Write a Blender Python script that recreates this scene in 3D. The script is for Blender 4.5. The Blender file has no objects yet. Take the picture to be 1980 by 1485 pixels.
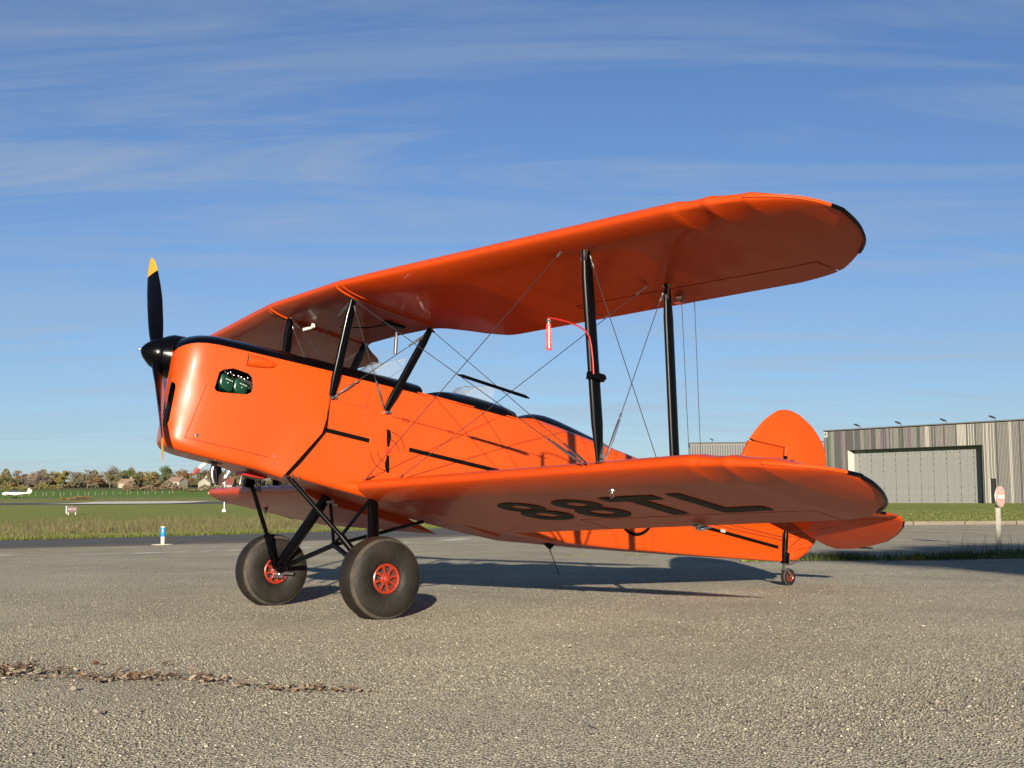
import bpy, bmesh, math, random
import numpy as np
from mathutils import Vector, Matrix

random.seed(7)
PI = math.pi
R = math.radians
SC = bpy.context.scene
COL = SC.collection

# ------------------------------------------------------------------ camera
CAM = Vector((2.384, -8.250, 0.678))
PITCH, ROLL = R(6.0697), R(0.38)
cam_d = bpy.data.cameras.new('camera')
cam_d.sensor_width = 36.0
cam_d.lens = 2393.85 * 36.0 / 1980.0
cam_d.clip_start = 0.1
cam_d.clip_end = 6000
cam = bpy.data.objects.new('camera', cam_d)
COL.objects.link(cam)
_f = Vector((0, math.cos(PITCH), math.sin(PITCH)))
_u = Vector((0, -math.sin(PITCH), math.cos(PITCH)))
_r = Vector((1, 0, 0))
_c, _s = math.cos(ROLL), math.sin(ROLL)
right = _r * _c - _u * _s
up = _r * _s + _u * _c
m = Matrix.Identity(4)
for i in range(3):
    m[i][0] = right[i]; m[i][1] = up[i]; m[i][2] = -_f[i]; m[i][3] = CAM[i]
cam.matrix_world = m
SC.camera = cam

# ------------------------------------------------------------------ sun, sky, exposure
SUN_EL, SUN_AZ = R(11.5), R(89.4)          # direction the light travels
world = bpy.data.worlds.new('World'); SC.world = world
world.use_nodes = True
wn = world.node_tree.nodes; wl = world.node_tree.links
wn.clear()
w_out = wn.new('ShaderNodeOutputWorld'); w_bg = wn.new('ShaderNodeBackground')
sky = wn.new('ShaderNodeTexSky'); sky.sky_type = 'NISHITA'; sky.sun_disc = False
sky.sun_elevation = R(14); sky.sun_rotation = PI
sky.air_density = 1.0; sky.dust_density = 0.0; sky.ozone_density = 3.0; sky.altitude = 0
w_bg.inputs['Strength'].default_value = 0.05
# thin cirrus, laid on a flat layer high above the field
tc = wn.new('ShaderNodeTexCoord'); sep = wn.new('ShaderNodeSeparateXYZ')
wl.new(tc.outputs['Generated'], sep.inputs[0])
def wmath(op, a, b=None, clamp=False):
    n = wn.new('ShaderNodeMath'); n.operation = op; n.use_clamp = clamp
    for i, v in enumerate((a, b)):
        if v is None: continue
        if isinstance(v, (int, float)): n.inputs[i].default_value = v
        else: wl.new(v, n.inputs[i])
    return n.outputs[0]
zc = wmath('ADD', wmath('MAXIMUM', sep.outputs['Z'], 0.0), 0.12)
cx = wmath('DIVIDE', sep.outputs['X'], zc); cy = wmath('DIVIDE', sep.outputs['Y'], zc)
comb = wn.new('ShaderNodeCombineXYZ'); wl.new(cx, comb.inputs[0]); wl.new(cy, comb.inputs[1])
mp = wn.new('ShaderNodeMapping'); wl.new(comb.outputs[0], mp.inputs['Vector'])
mp.inputs['Rotation'].default_value = (0, 0, R(-7)); mp.inputs['Scale'].default_value = (0.42, 1.9, 1); mp.inputs['Location'].default_value = (0.35, 0.6, 0)
n1 = wn.new('ShaderNodeTexNoise'); wl.new(mp.outputs[0], n1.inputs['Vector'])
n1.inputs['Scale'].default_value = 1.6; n1.inputs['Detail'].default_value = 10; n1.inputs['Roughness'].default_value = 0.66
n1.inputs['Distortion'].default_value = 1.3
n2 = wn.new('ShaderNodeTexNoise'); wl.new(mp.outputs[0], n2.inputs['Vector'])
n2.inputs['Scale'].default_value = 0.55; n2.inputs['Detail'].default_value = 3
mr = wn.new('ShaderNodeMapRange'); wl.new(n1.outputs[0], mr.inputs[0])
mr.inputs[1].default_value = 0.42; mr.inputs[2].default_value = 0.70
mr2 = wn.new('ShaderNodeMapRange'); wl.new(n2.outputs[0], mr2.inputs[0])
mr2.inputs[1].default_value = 0.32; mr2.inputs[2].default_value = 0.60; mr2.inputs[3].default_value = 0.38
cl = wmath('MULTIPLY', wmath('MULTIPLY', mr.outputs[0], mr2.outputs[0]), 0.62, True)
mx = wn.new('ShaderNodeMix'); mx.data_type = 'RGBA'
wl.new(cl, mx.inputs[0]); wl.new(sky.outputs[0], mx.inputs[6]); mx.inputs[7].default_value = (2.8, 3.2, 3.85, 1)
wb = wn.new('ShaderNodeVectorMath'); wb.operation = 'MULTIPLY'      # daylight white balance of the camera
wl.new(sky.outputs[0], wb.inputs[0]); wb.inputs[1].default_value = (0.51, 0.605, 0.785)
wl.new(wb.outputs[0], mx.inputs[6])
hz = wmath('MULTIPLY', wmath('POWER', 2.718, wmath('MULTIPLY', wmath('MAXIMUM', sep.outputs['Z'], 0.0), -6.5)), 0.42)   # pale air low down
mh = wn.new('ShaderNodeMix'); mh.data_type = 'RGBA'
wl.new(hz, mh.inputs[0]); wl.new(mx.outputs[2], mh.inputs[6]); mh.inputs[7].default_value = (3.3, 4.05, 4.7, 1)
wl.new(mh.outputs[2], w_bg.inputs['Color']); wl.new(w_bg.outputs[0], w_out.inputs[0])

sun_d = bpy.data.lights.new('sun', 'SUN'); sun_d.energy = 5.0; sun_d.angle = R(0.53); sun_d.color = (1.0, 0.90, 0.74)
sun = bpy.data.objects.new('sun', sun_d); COL.objects.link(sun)
_d = Vector((math.cos(SUN_AZ) * math.cos(SUN_EL), math.sin(SUN_AZ) * math.cos(SUN_EL), -math.sin(SUN_EL)))
sun.rotation_euler = _d.to_track_quat('-Z', 'Y').to_euler(); sun.location = (0, -30, 20)

SC.view_settings.view_transform = 'Standard'
SC.view_settings.look = 'None'
SC.view_settings.gamma = 1.0
SC.view_settings.exposure = 1.5
SC.view_settings.use_curve_mapping = False
SC.cycles.max_bounces = 6

# ------------------------------------------------------------------ materials
def N(nt, t): return nt.nodes.new(t)
def mat(name, col, rough=0.5, metal=0.0, coat=0.0, var=0.0, vscale=6.0, bump=0.0, bscale=60.0, col2=None, spec=0.5, crough=0.05):
    M = bpy.data.materials.new(name); M.use_nodes = True
    nt = M.node_tree; b = nt.nodes['Principled BSDF']
    b.inputs['Base Color'].default_value = (*col, 1)
    b.inputs['Roughness'].default_value = rough; b.inputs['Metallic'].default_value = metal
    b.inputs['Coat Weight'].default_value = coat; b.inputs['Coat Roughness'].default_value = crough
    b.inputs['Specular IOR Level'].default_value = spec
    t = N(nt, 'ShaderNodeTexCoord')
    if var > 0 or col2:
        n = N(nt, 'ShaderNodeTexNoise'); n.inputs['Scale'].default_value = vscale; n.inputs['Detail'].default_value = 6
        n.inputs['Roughness'].default_value = 0.65
        nt.links.new(t.outputs['Object'], n.inputs['Vector'])
        r = N(nt, 'ShaderNodeMapRange'); r.inputs[1].default_value = 0.35; r.inputs[2].default_value = 0.65
        nt.links.new(n.outputs[0], r.inputs[0])
        x = N(nt, 'ShaderNodeMix'); x.data_type = 'RGBA'
        c2 = col2 if col2 else tuple(c * (1 - var) for c in col)
        x.inputs[6].default_value = (*col, 1); x.inputs[7].default_value = (*c2, 1)
        nt.links.new(r.outputs[0], x.inputs[0]); nt.links.new(x.outputs[2], b.inputs['Base Color'])
        rr = N(nt, 'ShaderNodeMapRange'); rr.inputs[3].default_value = rough * 0.85; rr.inputs[4].default_value = min(1, rough * 1.2)
        nt.links.new(n.outputs[0], rr.inputs[0]); nt.links.new(rr.outputs[0], b.inputs['Roughness'])
    if bump > 0:
        n = N(nt, 'ShaderNodeTexNoise'); n.inputs['Scale'].default_value = bscale; n.inputs['Detail'].default_value = 4
        nt.links.new(t.outputs['Object'], n.inputs['Vector'])
        bp = N(nt, 'ShaderNodeBump'); bp.inputs['Strength'].default_value = bump; bp.inputs['Distance'].default_value = 0.01
        nt.links.new(n.outputs[0], bp.inputs['Height']); nt.links.new(bp.outputs[0], b.inputs['Normal'])
    return M

ORANGE = mat('orange_paint', (0.38, 0.0405, 0.0008), 0.42, coat=0.30, var=0.08, vscale=2.2, bump=0.02, bscale=22, crough=0.10, spec=.3)
ORANGE_FAB = mat('orange_fabric', (0.36, 0.035, 0.0008), 0.45, coat=0.24, var=0.08, vscale=2.5, bump=0.02, bscale=9, crough=0.10, spec=.25)
ORANGE_TAIL = mat('orange_tail_fabric', (0.36, 0.037, 0.0008), 0.6, var=0.08, vscale=2.5, bump=0.02, bscale=9, spec=.2)
BLACK = mat('black_gloss', (0.0012, 0.0012, 0.0018), 0.20, coat=0.0, var=0.2, vscale=9, spec=.16)
BLACKS = mat('black_satin', (0.0012, 0.0012, 0.0015), 0.34, var=0.3, vscale=12, spec=.10)
DECAL = mat('black_vinyl', (0.0020, 0.0018, 0.0015), 0.5, spec=.08)
DKRED = mat('dark_red_line', (0.085, 0.006, 0.002), 0.6, spec=.2)
STEEL = mat('steel', (0.55, 0.54, 0.52), 0.28, metal=1.0, var=0.25, vscale=40)
WIRE = mat('wire_steel', (0.018, 0.018, 0.02), 0.4, spec=.5)
EXH = mat('exhaust_steel', (0.42, 0.37, 0.31), 0.28, metal=1.0, var=0.45, vscale=14)
RUBBER = mat('tyre_rubber', (0.0060, 0.0052, 0.0042), 0.6, col2=(0.0125, 0.0100, 0.0072), vscale=7, bump=0.3, bscale=45, spec=.22)
RUBBERD = mat('tyre_dirt', (0.012, 0.010, 0.008), 0.9, col2=(0.042, 0.032, 0.021), vscale=11, bump=0.4, bscale=60)
REDRIM = mat('red_rim', (0.19, 0.018, 0.007), 0.32, coat=0.15, var=0.25, vscale=20)
RED = mat('red_paint', (0.30, 0.012, 0.010), 0.4, var=0.15)
YELLOW = mat('yellow_paint', (0.42, 0.20, 0.014), 0.4, var=0.12, vscale=10)
GREEN = mat('green_cover', (0.0015, 0.026, 0.012), 0.3, coat=0.15, var=0.2, vscale=20)
DARK = mat('dark_interior', (0.01, 0.01, 0.01), 0.8)
WHITE = mat('white_paint', (0.46, 0.45, 0.42), 0.5, var=0.15, vscale=8)
CREAM = mat('cream_paint', (0.36, 0.33, 0.25), 0.6, var=0.2, vscale=8)
BLUE = mat('blue_reflector', (0.01, 0.16, 0.48), 0.3, var=0.15)
PINK = mat('faded_pink', (0.36, 0.23, 0.20), 0.6, var=0.2, vscale=6)
GALV = mat('galvanised', (0.42, 0.42, 0.41), 0.5, metal=0.5, var=0.25, vscale=12)
WOODW = mat('weathered_white_wood', (0.30, 0.28, 0.24), 0.75, var=0.35, vscale=14, bump=0.3, bscale=40)

def glass_mat():
    M = bpy.data.materials.new('windscreen_perspex'); M.use_nodes = True
    nt = M.node_tree; nt.nodes.clear()
    o = N(nt, 'ShaderNodeOutputMaterial'); t = N(nt, 'ShaderNodeBsdfTransparent'); g = N(nt, 'ShaderNodeBsdfGlossy')
    t.inputs[0].default_value = (0.80, 0.84, 0.86, 1); g.inputs['Roughness'].default_value = 0.06
    d = N(nt, 'ShaderNodeBsdfDiffuse'); d.inputs[0].default_value = (0.6, 0.62, 0.64, 1)
    lw = N(nt, 'ShaderNodeLayerWeight'); lw.inputs[0].default_value = 0.35
    x = N(nt, 'ShaderNodeMixShader'); y = N(nt, 'ShaderNodeMixShader'); y.inputs[0].default_value = 0.10
    nt.links.new(lw.outputs['Fresnel'], x.inputs[0]); nt.links.new(t.outputs[0], x.inputs[1]); nt.links.new(g.outputs[0], x.inputs[2])
    nt.links.new(x.outputs[0], y.inputs[1]); nt.links.new(d.outputs[0], y.inputs[2]); nt.links.new(y.outputs[0], o.inputs[0])
    return M
GLASS = glass_mat()

def asphalt(name, c_dark, c_mid, c_light, scale=115.0, bump=1.0, patch=(0.85, 1.12), dist=0.006):
    """chippings in worn binder: one colour per stone, stones stand proud"""
    M = bpy.data.materials.new(name); M.use_nodes = True
    nt = M.node_tree; b = nt.nodes['Principled BSDF']; L = nt.links
    b.inputs['Roughness'].default_value = 0.85; b.inputs['Specular IOR Level'].default_value = 0.3
    t = N(nt, 'ShaderNodeTexCoord')
    v = N(nt, 'ShaderNodeTexVoronoi'); v.inputs['Scale'].default_value = scale; v.inputs['Randomness'].default_value = 1
    L.new(t.outputs['Object'], v.inputs['Vector'])
    bw = N(nt, 'ShaderNodeSeparateColor'); L.new(v.outputs['Color'], bw.inputs[0])
    rp = N(nt, 'ShaderNodeValToRGB'); L.new(bw.outputs[0], rp.inputs[0])
    e = rp.color_ramp.elements
    e[0].position = 0.0; e[0].color = (*c_dark, 1); e[1].position = 1.0; e[1].color = (*c_light, 1)
    k = e.new(0.25); k.color = (*c_mid, 1); k = e.new(0.82); k.color = tuple([x * 1.25 for x in c_mid] + [1])
    # binder between the stones
    gap = N(nt, 'ShaderNodeMapRange'); gap.inputs[1].default_value = 0.30; gap.inputs[2].default_value = 0.75
    L.new(v.outputs['Distance'], gap.inputs[0])
    x0 = N(nt, 'ShaderNodeMix'); x0.data_type = 'RGBA'; L.new(gap.outputs[0], x0.inputs[0]); L.new(rp.outputs[0], x0.inputs[6])
    x0.inputs[7].default_value = tuple([c * 0.62 for c in c_mid] + [1])
    # broad wear and tyre-polished patches
    n = N(nt, 'ShaderNodeTexNoise'); n.inputs['Scale'].default_value = 0.55; n.inputs['Detail'].default_value = 7; n.inputs['Roughness'].default_value = 0.6
    L.new(t.outputs['Object'], n.inputs['Vector'])
    r = N(nt, 'ShaderNodeMapRange'); r.inputs[1].default_value = 0.3; r.inputs[2].default_value = 0.7
    r.inputs[3].default_value = patch[0]; r.inputs[4].default_value = patch[1]; L.new(n.outputs[0], r.inputs[0])
    sc = N(nt, 'ShaderNodeVectorMath'); sc.operation = 'SCALE'; L.new(x0.outputs[2], sc.inputs[0]); L.new(r.outputs[0], sc.inputs['Scale'])
    L.new(sc.outputs[0], b.inputs['Base Color'])
    h = N(nt, 'ShaderNodeMath'); h.operation = 'SUBTRACT'; h.inputs[0].default_value = 1.0; L.new(v.outputs['Distance'], h.inputs[1])
    n3 = N(nt, 'ShaderNodeMath'); n3.operation = 'MULTIPLY_ADD'; L.new(bw.outputs[1], n3.inputs[0]); n3.inputs[1].default_value = 0.9; L.new(h.outputs[0], n3.inputs[2])
    bp = N(nt, 'ShaderNodeBump'); bp.inputs['Strength'].default_value = bump; bp.inputs['Distance'].default_value = dist
    L.new(n3.outputs[0], bp.inputs['Height']); L.new(bp.outputs[0], b.inputs['Normal'])
    return M
APRON = asphalt('worn_asphalt', (0.12, 0.106, 0.080), (0.43, 0.385, 0.28), (0.85, 0.78, 0.59), scale=88, bump=1.0, patch=(.74, 1.16), dist=0.022)
TAXI = asphalt('dark_asphalt', (0.045, 0.044, 0.043), (0.085, 0.083, 0.08), (0.16, 0.155, 0.145), scale=90, bump=0.6)
EDGE = asphalt('crumbled_edge', (0.07, 0.055, 0.042), (0.15, 0.12, 0.095), (0.26, 0.22, 0.18), scale=60)
CONC = asphalt('pale_concrete', (0.3, 0.29, 0.26), (0.45, 0.43, 0.38), (0.6, 0.58, 0.52), scale=40, bump=0.4)

def paint_line(name, col):
    M = asphalt(name, tuple(c * .55 for c in col), col, tuple(min(.9, c * 1.15) for c in col), scale=120, bump=0.6)
    return M
LINE_W = paint_line('worn_white_line', (0.62, 0.60, 0.54)); LINE_Y = paint_line('worn_yellow_line', (0.22, 0.19, 0.11))

def grass_mat():
    M = bpy.data.materials.new('field_grass'); M.use_nodes = True
    nt = M.node_tree; b = nt.nodes['Principled BSDF']; L = nt.links
    b.inputs['Roughness'].default_value = 0.9; b.inputs['Specular IOR Level'].default_value = 0.15
    t = N(nt, 'ShaderNodeTexCoord')
    sx = N(nt, 'ShaderNodeSeparateXYZ'); L.new(t.outputs['Object'], sx.inputs[0])
    nb = N(nt, 'ShaderNodeTexNoise'); nb.inputs['Scale'].default_value = 0.02; nb.inputs['Detail'].default_value = 6; L.new(t.outputs['Object'], nb.inputs['Vector'])
    ad = N(nt, 'ShaderNodeMath'); ad.operation = 'MULTIPLY_ADD'; L.new(nb.outputs[0], ad.inputs[0]); ad.inputs[1].default_value = 60; L.new(sx.outputs['Y'], ad.inputs[2])
    mr = N(nt, 'ShaderNodeMapRange'); mr.inputs[1].default_value = 0; mr.inputs[2].default_value = 700; L.new(ad.outputs[0], mr.inputs[0])
    rp = N(nt, 'ShaderNodeValToRGB'); L.new(mr.outputs[0], rp.inputs[0]); e = rp.color_ramp.elements
    e[0].position = 0.0; e[0].color = (0.17, 0.20, 0.045, 1); e[1].position = 1.0; e[1].color = (0.075, 0.085, 0.03, 1)
    for p, c in ((0.12, (0.235, 0.25, 0.06)), (0.2, (0.22, 0.27, 0.055)), (0.33, (0.24, 0.245, 0.07)), (0.40, (0.22, 0.215, 0.075)),
                 (0.47, (0.12, 0.20, 0.035)), (0.63, (0.10, 0.18, 0.03)), (0.70, (0.13, 0.12, 0.05)), (0.8, (0.075, 0.075, 0.03))):
        k = e.new(p); k.color = (*c, 1)
    ns = N(nt, 'ShaderNodeTexNoise'); ns.inputs['Scale'].default_value = 1.7; ns.inputs['Detail'].default_value = 8; ns.inputs['Roughness'].default_value = 0.75
    L.new(t.outputs['Object'], ns.inputs['Vector'])
    r = N(nt, 'ShaderNodeMapRange'); r.inputs[1].default_value = 0.3; r.inputs[2].default_value = 0.7; r.inputs[3].default_value = 0.6; r.inputs[4].default_value = 1.35
    L.new(ns.outputs[0], r.inputs[0])
    sc = N(nt, 'ShaderNodeVectorMath'); sc.operation = 'SCALE'; L.new(rp.outputs[0], sc.inputs[0]); L.new(r.outputs[0], sc.inputs['Scale'])
    L.new(sc.outputs[0], b.inputs['Base Color'])
    nf = N(nt, 'ShaderNodeTexNoise'); nf.inputs['Scale'].default_value = 14; nf.inputs['Detail'].default_value = 5; L.new(t.outputs['Object'], nf.inputs['Vector'])
    bp = N(nt, 'ShaderNodeBump'); bp.inputs['Strength'].default_value = 1.0; bp.inputs['Distance'].default_value = 0.35
    L.new(nf.outputs[0], bp.inputs['Height']); L.new(bp.outputs[0], b.inputs['Normal'])
    return M
GRASS = grass_mat()

def leaf_mat(name, cols, rough=0.8, trans=0.25):
    """foliage: each leaf or blade takes one colour of its kind"""
    M = bpy.data.materials.new(name); M.use_nodes = True
    nt = M.node_tree; b = nt.nodes['Principled BSDF']; L = nt.links
    g = N(nt, 'ShaderNodeNewGeometry'); rp = N(nt, 'ShaderNodeValToRGB'); L.new(g.outputs['Random Per Island'], rp.inputs[0])
    e = rp.color_ramp.elements
    for i, c in enumerate(cols):
        p = i / max(1, len(cols) - 1)
        k = e[0] if i == 0 else (e[-1] if i == len(cols) - 1 else e.new(p))
        k.position = p; k.color = (*c, 1)
    L.new(rp.outputs[0], b.inputs['Base Color']); b.inputs['Roughness'].default_value = rough
    b.inputs['Specular IOR Level'].default_value = 0.2
    b.inputs['Subsurface Weight'].default_value = 0
    return M
TALLG = leaf_mat('tall_weeds', [(0.055, 0.065, 0.018), (0.075, 0.058, 0.028), (0.085, 0.07, 0.036), (0.05, 0.075, 0.016), (0.12, 0.095, 0.052), (0.06, 0.042, 0.024)])
SHORTG = leaf_mat('edge_grass', [(0.06, 0.085, 0.016), (0.085, 0.088, 0.024), (0.05, 0.078, 0.013), (0.12, 0.10, 0.042)])
DRYLEAF = leaf_mat('dry_leaf', [(0.045, 0.026, 0.016), (0.075, 0.042, 0.023), (0.14, 0.105, 0.072), (0.035, 0.022, 0.015), (0.26, 0.22, 0.17), (0.085, 0.042, 0.020), (.065, .042, .028), (.18, .15, .115)])
PALELEAF = leaf_mat('pale_leaf', [(0.34, 0.30, 0.21), (0.40, 0.36, 0.27)])
BARK = mat('bark', (0.11, 0.085, 0.06), 0.9, var=0.4, vscale=3, bump=0.5, bscale=14)
FOL = {
    'olive': leaf_mat('olive_foliage', [(0.045, 0.05, 0.018), (0.08, 0.078, 0.03), (0.11, 0.095, 0.04)]),
    'rust': leaf_mat('rust_foliage', [(0.075, 0.042, 0.018), (0.12, 0.062, 0.024), (0.15, 0.085, 0.035)]),
    'golden': leaf_mat('golden_foliage', [(0.11, 0.082, 0.022), (0.16, 0.115, 0.03), (0.10, 0.08, 0.03)]),
    'green': leaf_mat('green_foliage', [(0.03, 0.05, 0.016), (0.05, 0.075, 0.022), (0.075, 0.09, 0.03)]),
    'grey': leaf_mat('grey_twigs', [(0.075, 0.062, 0.045), (0.105, 0.088, 0.066), (0.13, 0.112, 0.085)]),
}

# ------------------------------------------------------------------ mesh helpers
def link(name, verts, faces, mats, parent=None, mi=None, smooth=True, angle=38, recalc=True):
    me = bpy.data.meshes.new(name)
    me.from_pydata([tuple(v) for v in verts], [], [tuple(f) for f in faces])
    if not isinstance(mats, (list, tuple)): mats = [mats]
    for q in mats: me.materials.append(q)
    if mi: me.polygons.foreach_set('material_index', mi)
    if recalc:
        bm = bmesh.new(); bm.from_mesh(me); bmesh.ops.recalc_face_normals(bm, faces=bm.faces); bm.to_mesh(me); bm.free()
    if smooth:
        me.polygons.foreach_set('use_smooth', [True] * len(me.polygons))
        me.set_sharp_from_angle(angle=R(angle))
    me.update()
    o = bpy.data.objects.new(name, me); COL.objects.link(o)
    if parent: o.parent = parent
    return o

class MB:
    def __init__(s, tf=None): s.v, s.f, s.m, s.tf = [], [], [], tf
    def add(s, vs, fs, mi=0):
        b = len(s.v); s.v += [Vector(v) for v in vs]; s.f += [tuple(i + b for i in f) for f in fs]; s.m += [mi] * len(fs)
    def box(s, c, d, mi=0, rot=None):
        c = Vector(c); vs = []
        for k in range(8):
            p = Vector(((k & 1) - .5, ((k >> 1) & 1) - .5, ((k >> 2) & 1) - .5)); p = Vector((p.x * d[0], p.y * d[1], p.z * d[2]))
            vs.append(c + (rot @ p if rot else p))
        s.add(vs, [(0, 2, 3, 1), (4, 5, 7, 6), (0, 1, 5, 4), (2, 6, 7, 3), (0, 4, 6, 2), (1, 3, 7, 5)], mi)
    def rings(s, rings, closed=True, cap=True, mi=0):
        n = len(rings[0]); b = [p for r in rings for p in r]; fs = []
        for i in range(len(rings) - 1):
            for j in range(n if closed else n - 1):
                k = (j + 1) % n
                fs.append((i * n + j, i * n + k, (i + 1) * n + k, (i + 1) * n + j))
        if cap and closed:
            fs.append(tuple(range(n))); fs.append(tuple((len(rings) - 1) * n + j for j in range(n))[::-1])
        s.add(b, fs, mi)
    def tube(s, pts, r, n=8, mi=0, cap=True):
        pts = [Vector(p) for p in pts]; rs = r if isinstance(r, (list, tuple)) else [r] * len(pts)
        rings = []; prev = None
        for i, p in enumerate(pts):
            t = (pts[min(i + 1, len(pts) - 1)] - pts[max(i - 1, 0)]).normalized()
            a = prev if prev else (Vector((0, 0, 1)) if abs(t.z) < .9 else Vector((1, 0, 0)))
            x = (a - t * a.dot(t)).normalized(); y = t.cross(x); prev = x
            rings.append([p + (x * math.cos(2 * PI * k / n) + y * math.sin(2 * PI * k / n)) * rs[i] for k in range(n)])
        s.rings(rings, True, cap, mi)
    def lathe(s, org, axis, prof, n=24, mi=0, cap=True):
        org = Vector(org); t = Vector(axis).normalized()
        a = Vector((0, 0, 1)) if abs(t.z) < .9 else Vector((1, 0, 0)); x = (a - t * a.dot(t)).normalized(); y = t.cross(x)
        s.rings([[org + t * h + (x * math.cos(2 * PI * k / n) + y * math.sin(2 * PI * k / n)) * max(r, 1e-4) for k in range(n)] for h, r in prof], True, cap, mi)
    def streamline(s, p0, p1, cdir, chord, thick, n=14, mi=0, taper=0.6, nr=7):
        p0, p1 = Vector(p0), Vector(p1); t = (p1 - p0).normalized(); c = Vector(cdir); c = (c - t * c.dot(t)).normalized(); d = t.cross(c)
        rings = []
        for i in range(nr):
            u = i / (nr - 1); k = 1 if 0.12 < u < 0.88 else taper + (1 - taper) * min(u, 1 - u) / 0.12
            ring = []
            for j in range(n):
                a = 2 * PI * j / n; ca = math.cos(a)
                ring.append(p0.lerp(p1, u) + c * (ca * chord * .5 * k) + d * (math.sin(a) * thick * .5 * k * (1 - 0.35 * ca)))
            rings.append(ring)
        s.rings(rings, True, True, mi)
    def each(s, name, mats, parent=None, **k):
        # every connected piece as an object of its own
        n = len(s.v); root = list(range(n))
        def find(i):
            while root[i] != i: root[i] = root[root[i]]; i = root[i]
            return i
        for f in s.f:
            for i in f[1:]: root[find(i)] = find(f[0])
        groups = {}
        for fi, f in enumerate(s.f): groups.setdefault(find(f[0]), []).append(fi)
        out = []
        for g in groups.values():
            q = MB(s.tf); mp_ = {}
            for fi in g:
                for i in s.f[fi]:
                    if i not in mp_: mp_[i] = len(q.v); q.v.append(s.v[i])
                q.f.append(tuple(mp_[i] for i in s.f[fi])); q.m.append(s.m[fi])
            out.append(q.build(name, mats, parent, **k))
        return out
    def build(s, name, mats, parent=None, smooth=True, angle=38, recalc=True):
        vs = [s.tf(v) for v in s.v] if s.tf else s.v
        return link(name, vs, s.f, mats, parent, s.m, smooth, angle, recalc)

def empty(name, loc=(0, 0, 0), rot=(0, 0, 0)):
    o = bpy.data.objects.new(name, None); COL.objects.link(o); o.location = loc; o.rotation_euler = rot; o.empty_display_size = .2
    return o
def tag(o, label, cat, group=None):
    o['label'] = label; o['category'] = cat
    if group: o['group'] = group
    return o
def kind(o, k, label=None, cat=None):
    o['kind'] = k
    if label: o['label'] = label
    if cat: o['category'] = cat
    return o

# ------------------------------------------------------------------ ground
def TZ(x, y):
    if y < 18: return 0.0
    if y < 38: return 0.0175 / 40 * (y - 18) ** 2
    if y < 200: return 0.175 + 0.0175 * (y - 38)
    z = 3.01
    if y < 240: return z + 0.0175 * (y - 200) + 0.0170 / 80 * (y - 200) ** 2
    z += 0.0175 * 40 + 0.0170 / 80 * 1600
    if y < 640: return z + 0.0345 * (y - 240)
    return z + 0.0345 * 400 + 0.002 * (y - 640)

ys = [-400, -200, -100, -50, -20, -5, 5, 12, 15, 18] + list(np.arange(19.5, 48, 1.5)) + [50, 55, 60, 70, 80, 100, 125, 150, 175, 200] + list(np.arange(205, 245, 5)) + list(range(260, 641, 20)) + [700, 900, 1300, 2000, 3000]
xs = [-2500, -1500, -900, -600, -400, -300, -200, -150, -100, -70, -50, -40, -30, -20, -10, 0, 10, 20, 30, 40, 55, 75, 100, 150, 220, 350, 600, 1000, 2500]
vs = [(x, y, TZ(x, y)) for y in ys for x in xs]; nx = len(xs)
fs = [(j * nx + i, j * nx + i + 1, (j + 1) * nx + i + 1, (j + 1) * nx + i) for j in range(len(ys) - 1) for i in range(nx - 1)]
kind(link('ground', vs, fs, GRASS, recalc=False), 'structure')

DX, DY = 0.722, 0.692          # taxiway direction
NX, NY = -0.692, 0.722
def along(t, n):               # t along taxiway, n across (from origin)
    return DX * t + NX * n, DY * t + NY * n
def sheet(name, grid, M, dz):
    r, c = len(grid), len(grid[0])
    v = [(x, y, TZ(x, y) + dz) for row in grid for x, y in row]
    f = [(j * c + i, j * c + i + 1, (j + 1) * c + i + 1, (j + 1) * c + i) for j in range(r - 1) for i in range(c - 1)]
    return kind(link(name, v, f, M, recalc=False), 'structure')
def L1y(x): return 21.3 + (x + 9.8) * DY / DX
cols = [-70, -60, -50, -40, -32, -26, -22, -18, -15, -12, -10, -8, -6, -4, -2, 0, 2, 4, 6, 8, 9.7, 12, 15, 20, 30, 45, 70, 100]
grid = []
for k in range(41):
    row = []
    for x in cols:
        ym = min(L1y(x), 40.0); y0 = -60.0
        u = k / 40; u = u ** 0.8
        row.append((x, y0 + (ym - y0) * u))
    grid.append(row)
sheet('apron', grid, APRON, 0.006)
sheet('apron_edge', [[along(t, n + 0.12 * math.sin(t * 1.7)) for t in np.arange(-60, 43, 2)] for n in (20.6, 21.4, 22.3)], EDGE, 0.011)
sheet('taxiway', [[along(t, n) for t in np.arange(-80, 43, 2)] for n in (22.2, 23.5, 25, 26.5, 28, 28.7)], TAXI, 0.016)
sheet('taxiway_line', [[along(t, n) for t in np.arange(-60, 43, 2)] for n in (25.0, 25.16)], LINE_Y, 0.021)
sheet('runway', [[(x, y) for x in np.arange(-260, 61, 20)] for y in np.arange(196, 232, 4)], TAXI, 0.05)
sheet('runway_threshold', [[(-76 + u * 22 - (y - 199) * .05, y) for u in np.linspace(0, 1, 6)] for y in np.arange(195, 234, 3)], LINE_W, 0.12)
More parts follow.
